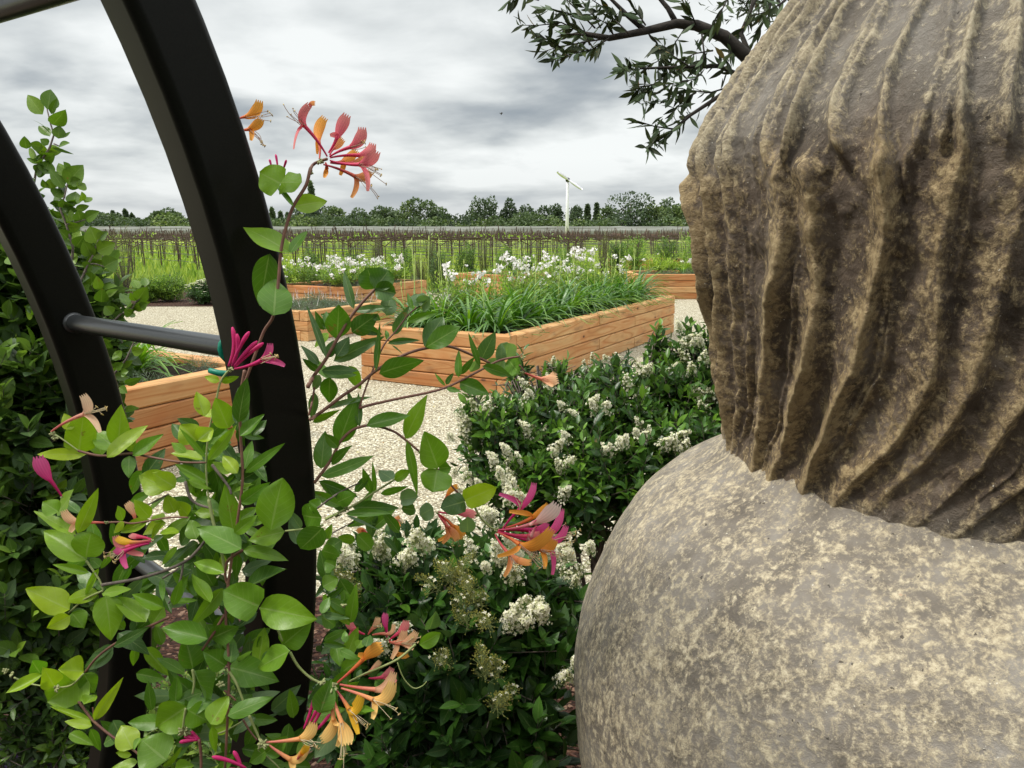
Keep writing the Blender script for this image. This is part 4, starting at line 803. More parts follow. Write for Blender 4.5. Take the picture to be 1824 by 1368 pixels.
for px, yt, yb, w_, d, l in [(225, 402, 535, 44, 17.5, 'brownish green upright feathery plant seen between the arch ribs'), (672, 424, 500, 26, 20, 'slender brownish upright plant above the left white-flowered bed'), (748, 452, 500, 34, 19.4, 'greyish upright plant right of the left white-flowered bed'), (768, 426, 480, 22, 21, 'thin brownish upright plant just above the dark clipped shrub'), (862, 428, 480, 22, 21.5, 'brownish upright plant over the middle of the central bed'), (1075, 420, 470, 24, 21.8, 'brownish upright plant left of the square bed beside the urn')]:
    far_shrub('upright_feathery_plant', px, yt, yb, w_, d, 'brush', l, 600, .05, .010, 'plant', 'la', shape=3, group='upright feathery plants at the meadow edge')
for i, (px, yt, yb, w_, d, mt, tn, fl, l) in enumerate([(556, 448, 512, 50, 18.5, 'shrub', (.3, .9), 0, 'green shrub at the left end of the white-flowered bed behind the vine leaf'), (632, 446, 512, 48, 18.8, 'shrub', (.3, .9), 0, 'green rounded shrub above the left white-flowered bed'), (715, 440, 480, 50, 20.5, 'bedgreen', (.5, 1), 6, 'rounded green shrub between the two brownish upright plants'), (830, 437, 490, 50, 20, 'shrub', (.2, .9), 0, 'green shrub behind the middle raised bed'),
    (900, 440, 480, 52, 21, 'bedgreen', (.4, 1), 8, 'green shrub with a few pale flowers behind the central blooms'), (1000, 444, 480, 56, 21.5, 'bedgreen', (.5, 1), 0, 'low green shrub beneath the wind machine'), (1098, 428, 472, 34, 22.5, 'shrub', (.3, .9), 0, 'dark shrub left of the farthest raised bed'), (1130, 420, 466, 50, 24.2, 'bedgreen', (.3, 1), 10, 'bright shrub with pale flowers behind the farthest raised bed'), (1185, 420, 470, 48, 21.6, 'shrub', (.2, .8), 6, 'dark green shrub behind the budded stalks beside the urn'),
    (1235, 418, 470, 60, 21.4, 'bedgreen', (.2, .9), 8, 'green shrub half hidden by the left side of the urn neck'), (940, 452, 486, 40, 20.6, 'shrub', (.3, .9), 0, 'small dark shrub behind the right half of the central blooms'), (600, 455, 505, 40, 18.2, 'bedgreen', (.3, 1), 12, 'pale flowered shrub behind the left white-flowered bed')]):
    far_shrub('border_shrub', px, yt, yb, w_, d, mt, l, 520, .07, .032, tint=tn, flowers=fl)

# ------------------------------------------------------------------ vineyard
n = 52000; yy = 19.6 + (RNG.random(n) ** 1.6) * 75; xx = (RNG.random(n) * 2 - 1) * (yy * .72 + 3); hh = RNG.uniform(.12, .42, n) * (1 + .5 * np.sin(xx * .8) * np.sin(yy * .5)); ok = ~((xx > 2.6) & (yy < 28.5) & (xx < 7)); xx, yy, hh = xx[ok], yy[ok], hh[ok]; n = len(xx)
B = np.stack([xx, yy, np.zeros(n)], 1); T = B + np.stack([RNG.normal(0, .10, n), RNG.normal(0, .10, n), hh], 1); mb = MB(); leaves(mb, B, T, np.stack([RNG.normal(0, 1, n), np.full(n, -1.0), np.full(n, .3)], 1), .03 + yy * .0012, np.clip(RNG.normal(.35, .3, n) + .2 * np.sin(xx * .35 + yy * .2), 0, 1), 'st', 1, 2, .2, .25)
tag(mb.build('meadow_grass', M['field']), 'bright yellow green grass between the vine rows', 'grass', kind='stuff')
RW = nrm([-.68, .733, 0]); RP = np.array([-RW[1], RW[0], 0]) * -1      # rows run away to the left; RP across the rows
def vine_mesh(seed, lite=False):
    rg = np.random.default_rng(seed); mb = MB(); Hc = 1.22
    def st(A, B, r): fast_stems(mb, A, B, r)
    st([(0, 0, 0)], [(.0, 0, Hc + .05)], .036)
    arm = np.array([.0, .46, 0]); st([arm * -1 + [0, 0, Hc + .03]], [arm + [0, 0, Hc + .03]], .024)
    A, B_ = [], []
    for sgn in (-1, 1):
        y0 = .44 * sgn; A.append((0, y0, Hc)); B_.append((.0, y0 + sgn * .10, Hc + .40 + rg.normal(0, .04)))
        A += [(-.9, y0, Hc + rg.normal(0, .02))]; B_ += [(.9, y0, Hc + rg.normal(0, .02))]
    st(A, B_, .024); A, B_ = [], []
    ns = 3 if lite else 6
    for sgn in (-1, 1):
        for q in range(ns):
            x = -.85 + 1.7 * q / (ns - 1) + rg.normal(0, .04); p = np.array([x, .44 * sgn, Hc]); e = p + [rg.normal(0, .05), rg.normal(0, .05) + .03 * sgn, rg.uniform(.08, .36)]; A.append(p); B_.append(e)
    st(A, B_, .014 if not lite else .011)
    if not lite: st([(0.04, .02, 0)], [(.08, .05, .55)], .028); st([(.08, .05, .55)], [(.02, .1, 1.0)], .024); st([(.02, .1, 1.0)], [(.05, .44, Hc)], .02); st([(.02, .1, 1.0)], [(-.03, -.44, Hc)], .018)
    return mb
VM = [vine_mesh(s).build('grapevine', M['vine']) for s in range(5)]
def shoots_mesh(seed):
    rg = np.random.default_rng(seed); n = 34; B = np.stack([rg.uniform(-.9, .9, n), rg.choice([-.44, .44], n), 1.25 + rg.uniform(0, .12, n)], 1); mb = MB(); leaves(mb, B, B + rg.normal(0, .05, (n, 3)) + [0, 0, .03], rg.normal(0, 1, (n, 3)), .05, rg.uniform(0, .5, n), 'rd', 1, 2, .2, .1); return mb.build('young_leaves', M['bedgreen'])
VS = [shoots_mesh(90 + s) for s in range(3)]
pts = []
for i in range(-80, 80):
    for j in range(-70, 120):
        p = RP * (i * 2.9) + RW * (j * 1.9) + np.array([0, 24, 0]) + RW * (.4 * (i % 3)); 
        if p[1] > 23.0 and p[1] < 74 and abs(p[0]) < p[1] * .70 + 2 and not (2.5 < p[0] < 8 and p[1] < 30): pts.append((p[1], p[0], i, j))
pts.sort(); rza = math.atan2(RW[1], RW[0]); near, far_ = pts[:290], pts[290:]
for k, (y, x, i, j) in enumerate(near):
    o = VM[k % 5].copy(); C.objects.link(o); o.location = (x, y, 0); o.rotation_euler = (RNG.normal(0, .02), RNG.normal(0, .02), rza + (math.pi if k % 2 else 0)); o.scale = (1, 1, RNG.uniform(.94, 1.06))
    tag(o, 'pruned dark grapevine on a forked trellis post in the bright meadow', 'grapevine', 'grapevines in the vineyard rows')
    if k < 30: c = VS[k % 3].copy(); C.objects.link(c); c.parent = o
LM = [vine_mesh(40 + s, True) for s in range(3)]; mb = MB()
for k, (y, x, i, j) in enumerate(far_):
    src = LM[k % 3]; a = rza + RNG.normal(0, .04); V = np.vstack(src.V) * [1, 1, RNG.uniform(.93, 1.07)]; V = np.stack([V[:, 0] * math.cos(a) - V[:, 1] * math.sin(a) + x, V[:, 0] * math.sin(a) + V[:, 1] * math.cos(a) + y, V[:, 2]], 1); mb.add(V, np.vstack(src.F))
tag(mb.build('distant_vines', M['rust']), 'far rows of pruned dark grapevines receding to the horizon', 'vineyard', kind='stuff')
for o in VM + VS: bpy.data.objects.remove(o)
rows = {}
for (y, x, i, j) in pts:
    if y < 60: rows.setdefault(i, []).append((j, x, y))
for i, r in sorted(rows.items()):
    r.sort()
    if len(r) < 3: continue
    A = np.array([r[0][1], r[0][2], 0]); B_ = np.array([r[-1][1], r[-1][2], 0]); mb = MB()
    for z in (.45, .72, .98):
        m_ = len(r) * 2; q = A + (B_ - A) * np.linspace(0, 1, m_)[:, None]; q[:, 2] = z - .02 * np.abs(np.sin(np.linspace(0, math.pi * (m_ - 1) / 2, m_))); mb.tube(q, .006 + .00012 * A[1], 4)
    tag(mb.build('trellis_wire', M['wire']), 'thin dark trellis wires strung low along a grapevine row', 'trellis wire', 'trellis wires of the vine rows')

# pale netted rows at the far side of the vineyard
for k, (y, h, z0, x0, x1, l) in enumerate([(122, 1.95, .9, -95, 95, 'pale netting along the nearest of the distant covered vine rows'), (131, 2.25, 1.0, -100, 100, 'pale netting along the middle distant covered vine row'), (143, 2.5, 1.1, -110, 110, 'pale netting along the farthest covered vine row under the trees')]):
    mb = MB(); n_ = 120; xs = np.linspace(x0, x1, n_); pr = [(-.5, z0), (-.45, h - .35), (-.2, h), (.2, h), (.45, h - .35), (.5, z0)]
    V = np.array([[x, y + a, b + (.10 * abs(math.sin(q * 1.3)) if b > z0 else 0) * -1] for q, x in enumerate(xs) for a, b in pr]); F = [(i * 6 + j, i * 6 + j + 1, (i + 1) * 6 + j + 1, (i + 1) * 6 + j) for i in range(n_ - 1) for j in range(5)]
    r = empty('netted_vine_row', ((x0 + x1) / 2, y, 0), l, 'netted row', 'pale netted rows beyond the vineyard'); mb.add(V, F); mb.build('netting', M['net'], r)
    mp = MB(); 
    for x in xs[::4]: mp.tube([(x, y, 0), (x, y, h - .02)], .05, 4)
    mp.build('posts', M['rust'], r)

# ------------------------------------------------------------------ wind machine, bird, trees
wp = P(1010, 412, 118) * [1, 1, 0]; wmn = empty('wind_machine', wp, 'tall white two-bladed wind machine standing over the far vineyard', 'wind machine')
hub = P(1010.5, 322, wp[1] * .981 + .0); hub = np.array([wp[0], wp[1], P(1010, 322, 118)[2]])
mb = MB(); mb.tube([wp, wp + [0, 0, 4], hub - [0, 0, .15]], [.29, .26, .22], 14); mb.build('tower', M['white'], wmn)
mb = MB(); mb.tube([wp, wp + [0, 0, .5]], [.75, .7], 10); mb.build('base', M['rust'], wmn)
mb = MB(); mb.tube([hub + [0, .5, 0], hub + [0, -.1, .03], hub + [0, -.55, .05]], [.30, .36, .16], 10); mb.build('gearbox', M['steel'], wmn)
for sgn in (1, -1):
    mb = MB(); dr = nrm([.83, 0, -.56]) * sgn; cr_ = np.cross(dr, [0, 1, 0]); m_ = 9; L_ = 2.65 if sgn > 0 else 2.0; q = np.linspace(0, 1, m_); cn = hub + np.array([0, -.62, .05]) + dr * (q * L_)[:, None]; cw = .10 + .17 * np.sin(np.pi * np.clip(q * .8 + .12, 0, 1)); tw_ = .7 - .5 * q; o_ = cr_ * (cw * np.cos(tw_))[:, None] + np.array([0, 1, 0]) * (cw * np.sin(tw_))[:, None]; tk = np.cross(dr, nrm(o_)) * .03
    V = np.stack([cn - o_, cn + tk, cn + o_, cn - tk], 1).reshape(-1, 3); F = [(i * 4 + j, i * 4 + (j + 1) % 4, (i + 1) * 4 + (j + 1) % 4, (i + 1) * 4 + j) for i in range(m_ - 1) for j in range(4)] + [(0, 1, 2, 3), ((m_ - 1) * 4, (m_ - 1) * 4 + 3, (m_ - 1) * 4 + 2, (m_ - 1) * 4 + 1)]; mb.add(V, F); mb.build('blade', M['white'], wmn)
bp = P(893, 203, 60); mb = MB(); mb.tube([bp + [-.02, 0, -.09], bp, bp + [.02, 0, .09], bp + [.03, 0, .14]], [.012, .045, .035, .012], 7); leaves(mb, [bp, bp], [bp + [-.16, .02, .10], bp + [.14, .05, .12]], [(0, -1, .5), (0, -1, .5)], .08, .5, 'la', 1, 3, .1, .3, K=(.1, .1, .1))
tag(mb.build('bird', M['darkbark']), 'tiny dark bird flying alone in the cloudy sky', 'bird')

def far_tree(px, ytop, w_px, d, shape, tint, label, n=900, group='trees on the horizon'):
    base = P(px, 412, d) * [1, 1, 0]; H = P(px, ytop, d)[2] * 1.10; w_ = w_px / FPX * d / 2 * 1.2; t = empty('conifer' if shape == 'con' else 'poplar' if shape == 'pop' else 'broadleaf_tree', base, label, 'tree', group)
    rg = np.random.default_rng(int(px * 7 + ytop)); K = {'con': 14, 'pop': 9}.get(shape, 13); C_, R_ = [], []
    for k in range(K):
        if shape == 'con': f = (k + .5) / K; C_.append([rg.normal(0, .04) * w_, rg.normal(0, .05) * w_, H * (.10 + .86 * f)]); R_.append([w_ * (1.1 - f) ** 1.2 * rg.uniform(.6, 1.3), w_ * (1.05 - f), H * .05])
        elif shape == 'pop': C_.append([rg.uniform(-.7, .7) * w_, rg.uniform(-.5, .5) * w_, H * rg.uniform(.30, .70)]); R_.append([w_ * .42, w_ * .4, H * rg.uniform(.24, .34)])
        else:
            a = rg.random() * 6.28; r_ = math.sqrt(rg.random()) * .68; z = rg.uniform(.16, .80); C_.append([math.cos(a) * r_ * w_, math.sin(a) * r_ * w_, H * z]); s_ = rg.uniform(.38, .60) * (1.15 - .45 * z); R_.append([w_ * s_, w_ * s_, H * s_ * .42])
    if shape not in ('con', 'pop'): C_.append([0, 0, H * .82]); R_.append([w_ * .38, w_ * .38, H * .18])
    C_ = np.array(C_); R_ = np.array(R_); k = rg.integers(0, len(C_), n); u = nrm(rg.normal(0, 1, (n, 3)) + [0, 0, .25]); p = base + C_[k] + u * R_[k] * rg.uniform(.65, 1.08, (n, 1)); s_ = rg.uniform(.3, .75, n) * d / 170
    ti = np.clip(np.asarray(tint) + rg.normal(0, .10, len(C_))[k] + rg.normal(0, .08, n), 0, 1)
    mb = MB(); leaves(mb, p, p + nrm(u + rg.normal(0, .5, (n, 3))) * s_[:, None], nrm(u + rg.normal(0, .4, (n, 3)) + [0, 0, .4]), s_ * .8, ti, 'el', 1, 2, .4, .2); mb.build('crown', M['tree'], t)
    mt = MB(); mt.tube([base - [0, 0, .1], base + [0, 0, H * .3], base + [0, 0, H * .75]], [H * .03, H * .022, H * .006], 6)
    for q in range(min(6, len(C_))): mt.tube([base + [0, 0, H * .22], base + C_[q] * [.5, .5, .8], base + C_[q]], [H * .015, H * .009, H * .003], 4, cap=False)
    mt.build('trunk', M['bark'], t)
TR = [(178,384,60,165,'b',.45,'rounded tree at the left end of the tree line, beside the shrub shoot'),(222,392,40,170,'b',.35,'small pale green tree between left conifers and rounded tree'),(203,382,14,185,'con',.8,'first narrow conifer right of the leftmost rounded tree'),(214,385,12,188,'con',.75,'second narrow conifer of the left group'),(226,379,13,186,'con',.85,'tallest narrow conifer of the left group'),(238,386,12,188,'con',.8,'last narrow conifer on the right of the left group'),
(250,394,34,175,'b',.6,'low tree under the left conifer group'),(272,390,30,168,'b',.6,'small dark tree left of the big round one between the ribs'),(303,377,50,162,'b',.45,'big round tree standing clear between the arch ribs'),(335,394,34,170,'b',.55,'low tree against the left edge of the right arch rib'),(372,392,40,170,'b',.6,'low tree hidden behind the right arch rib, left'),(415,388,44,170,'b',.55,'low tree hidden behind the right arch rib, middle'),(455,386,40,170,'b',.6,'low tree hidden behind the right arch rib, right'),
(487,376,11,190,'con',.6,'pale thin conifer nearest the right edge of the arch rib'),(501,382,10,192,'con',.6,'second pale thin conifer right of the arch rib'),(514,384,11,191,'con',.6,'third pale thin conifer right of the arch rib'),(557,332,26,210,'con',.55,'tall pale conifer rising behind the honeysuckle leaf'),(540,374,44,160,'b',.85,'dark tree under the tall pale conifer'),(562,364,36,168,'b',.8,'taller dark tree behind the honeysuckle stem'),(592,374,60,155,'b',.3,'light olive green rounded tree right of the honeysuckle stem'),
(640,378,56,160,'b',.7,'dark wide tree right of the light olive tree'),(676,374,46,162,'b',.5,'mid green tree left of the tall pointed broadleaf'),(704,380,40,165,'b',.65,'low dark green tree between two lighter trees'),(742,361,62,158,'b',.4,'tall broad green tree in the middle of the tree line'),(786,376,50,160,'b',.6,'sloping tree right of the tall broad green one'),(812,392,24,170,'b',.65,'small low tree in the dip of the tree line'),(838,380,36,165,'b',.7,'dark tree left foot of the upright poplar-like tree'),
(863,346,42,158,'pop',.6,'upright brushy poplar-like tree, the tallest mid picture'),(880,392,26,170,'b',.5,'low bush right of the upright brushy tree'),(908,362,30,160,'b',.9,'black-green tree with a rough top left of the wind machine'),(938,370,40,162,'b',.85,'dark wide tree between rough black-green tree and wind machine'),(968,374,34,165,'b',.8,'dark tree left of the wind machine'),(992,370,28,170,'b',.75,'tree touching the left side of the wind machine tower'),
(1026,374,36,165,'b',.7,'tree touching the right side of the wind machine tower'),(1046,370,16,175,'con',.75,'small pointed conifer right of the wind machine'),(1062,368,14,178,'con',.7,'second small pointed conifer right of the wind machine'),(1082,374,34,165,'b',.5,'low green tree between the small conifers and the big dark tree'),(1122,350,72,155,'b',.85,'big dark spreading tree left of the urn'),(1160,370,46,158,'b',.25,'light green tree in front of the big dark one'),(1190,360,40,165,'b',.6,'rough topped tree next to the urn neck'),
(1205,372,50,152,'b',.3,'light green low tree at the edge of the urn neck'),(1290,365,70,160,'b',.6,'first tree hidden behind the urn'),(1380,360,80,160,'b',.7,'second tree hidden behind the urn'),(1480,368,80,160,'b',.5,'third tree hidden behind the urn'),(120,384,60,165,'b',.6,'tree left of the shrub shoot behind the left arch rib'),(50,386,70,165,'b',.55,'tree at the far left behind the left arch rib'),(-30,380,80,165,'b',.6,'tree just outside the left edge')]
for (px, yt, w_, d, sh, ti, l) in TR: far_tree(px, yt, w_, d, sh, ti, l, 2400 if w_ > 44 else 1400)
for i, px in enumerate(range(100, 1260, 34)): far_tree(px + RNG.normal(0, 5), 391 + RNG.normal(0, 5), 62, 149 + RNG.normal(0, 2), 'b', RNG.uniform(.2, .9), 'low dark tree filling a gap along the foot of the tree line', 1000, 'low trees at the foot of the tree line')
# ------------------------------------------------------------------ honeysuckle on the arch
HS = empty('honeysuckle_vine', (A0[0] - .05, A0[1] - .12, 0), 'climbing honeysuckle with lime green leaves and pink to orange trumpet flowers on the arch', 'climbing plant')
def hz_depth(x, y):
    """how far in front of the camera the vine hangs: it wraps the near rib and reaches back to the far one"""
    if x >= 556 and y < 1000 and not (y > 872 and x < 600): return 1.10 + .0002 * (x - 556)
    if x < 300: return .98 - .0002 * (x - 0) + .04
    return .95
# base x,y  tip x,y  width(px)  colour 0..1  [profile]
LF = """140 804 149 739 42 .05 cl;154 809 56 809 19 .0;128 765 114 737 20 .05;182 811 160 763 30 .35;205 800 168 765 36 .4;210 800 217 720 34 .25;191 815 260 753 26 .12;233 804 238 775 18 .1;236 812 292 774 24 .4;230 812 229 851 20 .45;298 870 248 846 42 .08;312 868 270 842 30 .12;104 912 75 893 28 .3;101 915 137 872 32 .1;135 953 60 908 20 .3;139 950 175 870 22 .22
154 999 74 941 44 .12;153 993 160 950 46 .22 rd;158 1020 93 1005 15 .25;178 1010 160 993 16 .45;179 1013 218 962 10 .4;176 1012 150 1065 13 .3;124 1086 46 1048 42 .08;176 1055 110 1070 22 .15;182 1057 236 1050 17 .35;186 1052 162 1030 11 .6;260 1108 205 1065 40 .3;188 1060 200 1140 42 .35;180 1064 176 1105 18 .45;291 1082 235 1058 26 .42;125 1097 83 1120 26 .0;128 1092 150 1118 32 .5
121 1100 90 1088 9 .1;70 1090 52 1096 8 .3;219 927 211 901 17 .35;221 930 202 950 12 .1;267 922 240 892 22 .12;265 925 216 948 20 .12;296 932 249 950 22 .08;290 930 265 963 12 .15;292 925 268 918 18 .2;318 945 285 950 18 .1;262 910 297 880 17 .25;312 913 296 882 26 .15;316 973 282 1010 10 .4;288 1030 290 1073 9 .4;309 1078 322 1035 15 .4;270 1112 296 1078 34 .35
391 679 364 670 12 .08;393 679 424 673 12 .25;364 742 350 697 26 .1;364 742 418 722 17 .1;407 763 383 708 36 .15;350 785 320 757 38 .0;352 785 380 762 32 .1;371 820 422 756 18 .25;366 815 318 762 9 .4;361 818 303 805 22 .05;331 806 305 787 16 .3;372 860 311 826 21 .35;425 752 437 675 27 .75;421 755 425 690 15 .8;427 777 473 740 22 .55;449 775 475 748 19 .7
433 775 470 781 12 .7;435 836 449 783 17 .7;437 842 503 791 16 .5;423 843 395 809 22 .12;412 842 379 823 16 .1;482 945 502 851 64 .45 el;430 895 478 862 23 .5;416 876 454 864 12 .4;422 873 430 895 14 .95;416 952 402 862 32 .45;335 855 377 872 13 .4;335 918 314 893 22 .12;430 978 349 936 40 .42;507 947 441 962 32 .4;433 980 513 992 24 .5;400 1020 342 999 24 .4
423 985 420 1033 15 .5;440 1045 511 1014 38 .75;461 1080 398 1053 54 .45 cl;463 1082 565 1103 52 .42;398 1047 340 1118 24 .3;375 1073 340 1026 24 .45;309 1078 335 1024 13 .35;309 1072 353 1068 10 .4;573 922 535 920 48 .5 rd;568 905 550 893 26 .5;536 942 513 908 16 1.;535 970 515 925 20 1.;575 940 535 980 44 .65 rd;382 915 346 912 20 .3;350 960 338 925 26 .4;401 1020 396 985 15 .0
420 930 460 902 20 .4;418 950 455 920 19 .45;202 1152 273 1115 16 .95;202 1153 150 1195 25 .95;200 1148 146 1189 15 .9;149 1200 84 1250 64 .28 cl;149 1196 104 1192 42 .1;96 1222 80 1192 32 .1;150 1200 168 1235 28 .45;150 1255 172 1236 24 .3;75 1202 12 1236 22 .1;72 1200 55 1175 30 .45;168 1282 213 1216 18 .1;162 1285 90 1260 14 .12;164 1293 115 1285 15 .12;236 1334 213 1290 36 .15
234 1345 208 1340 12 .1;245 1357 197 1370 17 .12;296 1355 250 1316 58 .5;250 1314 238 1336 12 .5;343 1191 330 1127 52 .42 ov;331 1260 277 1296 56 .3;402 1186 363 1160 36 .6;345 1195 372 1255 54 .4;407 1188 491 1210 46 .42;516 1160 455 1190 38 .42;504 1148 553 1108 42 .4;376 1137 427 1114 34 .7;370 1138 285 1115 38 .45;332 1262 378 1250 26 .45;336 1265 370 1285 40 .5;375 1290 408 1240 38 .3
375 1300 415 1285 32 .25;405 1275 484 1240 25 .5;420 1268 450 1235 28 .6;376 1295 384 1340 15 .35;478 1334 447 1358 24 .4;474 1342 512 1312 32 .55;290 1366 325 1337 14 .3;312 1375 345 1362 30 .4;427 1180 448 1152 18 .4;410 1180 415 1145 22 .75
588 672 584 721 30 .7;570 668 556 697 17 1.;575 664 636 668 19 .8;557 752 606 730 13 .6;583 727 660 704 12 .9;641 761 616 694 15 .7;639 758 638 700 13 .75;604 790 632 712 38 .65;653 758 731 738 28 .5;722 782 758 703 32 .38;780 834 756 768 52 .35 ov;779 836 772 877 54 .4 rd;782 834 803 832 32 .4 rd;724 785 746 884 17 .45;572 835 579 766 30 .6;602 797 577 772 19 .65
590 827 623 793 18 .55;573 848 671 815 26 .55;568 857 640 886 19 .65;569 860 584 880 10 .6;632 876 660 845 16 .6;661 878 646 832 15 .55;668 878 664 823 9 .5;700 854 674 838 25 1.;703 855 733 838 21 .3;678 880 726 867 12 .5;600 895 632 880 26 .6;745 885 714 890 33 .95 rd;715 905 742 908 22 .65 rd;628 903 712 905 22 .7;615 915 700 912 15 .75;617 918 677 943 6 .8
772 905 747 918 31 1. rd;828 893 786 905 34 .8 cl;828 891 884 868 36 .1 cl;830 898 880 880 22 .3;833 948 832 922 28 .95 rd;636 952 662 978 29 .45 rd;633 962 600 957 17 .4;581 960 590 935 15 .4;608 962 575 985 26 .65;573 980 605 990 28 .5;575 1045 603 1030 30 .4;598 1010 578 1000 30 .5;575 1060 585 1085 17 .4;573 1093 587 1062 17 .45;573 1094 619 1102 12 .8;572 1098 600 1115 30 .7
577 1141 619 1121 15 .55;575 1145 617 1150 13 .6;598 1150 606 1185 26 .45;615 1145 614 1122 12 .4;605 1158 640 1175 14 .5;765 1121 776 1088 29 .9 ov;747 1148 787 1128 28 .4;652 1152 658 1128 19 .9;635 1155 645 1140 17 .3;640 1210 642 1190 12 .9;570 1270 590 1210 42 .75;644 1262 663 1265 12 .4;600 1300 560 1350 34 .8
500 327 463 308 48 .25 cl;501 325 536 323 44 .2 cl;522 367 485 320 11 .5;522 368 585 356 30 .3;516 450 431 397 38 .4;517 450 546 408 17 .45;480 452 462 545 38 .75;487 562 494 490 52 .55
667 515 655 478 44 .7 rd;667 515 692 483 42 .72 rd;668 516 704 522 36 .75 rd;665 514 642 492 11 .8;630 550 611 480 16 .75;631 554 701 547 15 .9;627 592 672 560 34 .7;600 604 604 543 42 .6 el;594 643 683 599 25 .75;581 638 547 540 13 .75;577 588 561 554 13 .7;579 588 582 549 13 .55;600 635 622 600 24 .75;583 637 595 605 19 .75;568 650 538 613 15 .8;568 661 540 640 13 .6
573 660 638 658 18 .8;758 619 820 581 36 .6 el;756 617 790 562 34 .72 el;675 665 753 640 36 .72;670 662 679 575 13 .75;690 612 750 603 13 .75;690 607 688 585 9 .5;702 596 727 545 19 .85;725 573 782 555 17 .5;748 545 742 520 28 .9 cl;750 545 768 530 30 .85 cl;733 550 726 520 9 .7;695 530 690 558 28 .9 rd;698 615 717 630 4 .7;665 562 678 570 12 .7;855 653 834 593 10 .6
857 641 881 593 27 .9;850 640 838 665 20 1.;859 652 914 670 20 .6;817 672 816 623 13 .55;820 667 845 636 11 .6;793 687 773 664 6 .6;795 685 807 664 10 .7;819 682 872 703 31 .65;795 692 822 698 10 .7;900 640 905 612 36 .95 rd;895 640 880 668 42 1. rd;893 645 892 613 19 .95;905 640 925 665 32 .5 rd"""
mbk = {}
rows_ = []
for ln in LF.replace('\n', ';').split(';'):
    a = ln.split(); rows_.append((*map(float, a[:6]), a[6] if len(a) > 6 else 'ov'))
# inner leaves filling the tangle round the ribs, shade painted in by darker tints
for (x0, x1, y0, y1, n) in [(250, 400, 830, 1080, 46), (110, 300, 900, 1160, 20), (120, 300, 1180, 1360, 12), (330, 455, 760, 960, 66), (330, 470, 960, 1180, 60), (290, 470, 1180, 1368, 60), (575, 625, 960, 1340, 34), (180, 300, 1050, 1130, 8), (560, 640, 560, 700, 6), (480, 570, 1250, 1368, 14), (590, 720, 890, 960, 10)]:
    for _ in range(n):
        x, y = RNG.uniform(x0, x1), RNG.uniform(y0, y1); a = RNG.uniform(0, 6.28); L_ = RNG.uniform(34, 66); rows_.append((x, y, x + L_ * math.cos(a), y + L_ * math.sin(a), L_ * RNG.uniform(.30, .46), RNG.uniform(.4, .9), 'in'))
for pr in ('ov', 'cl', 'rd', 'el', 'in'):
    r = [q for q in rows_ if q[6] == pr]
    if not r: continue
    B, T, N, W = [], [], [], []
    for q in r:
        d = hz_depth(q[0], q[1]) + (RNG.uniform(.04, .11) if pr == 'in' else RNG.uniform(-.035, .035)); d2 = d + RNG.uniform(-.022, .022)
        b, t = P(q[0], q[1], d), P(q[2], q[3], d2); v = nrm(CAM - (b + t) / 2); B.append(b); T.append(t); N.append(nrm(v + [0, 0, .25] + RNG.normal(0, .28, 3))); W.append(q[4] * (1.10 if q[0] > 540 else 1.20) / FPX * d)
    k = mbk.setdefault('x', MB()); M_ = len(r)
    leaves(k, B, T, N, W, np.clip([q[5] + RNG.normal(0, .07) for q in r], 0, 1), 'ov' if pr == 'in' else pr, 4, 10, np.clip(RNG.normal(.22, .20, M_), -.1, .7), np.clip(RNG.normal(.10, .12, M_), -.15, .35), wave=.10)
fo = mbk['x'].build('foliage', M['honey'], HS); fo['label'] = 'paired oval leaves, lime at the left and darker to the right'

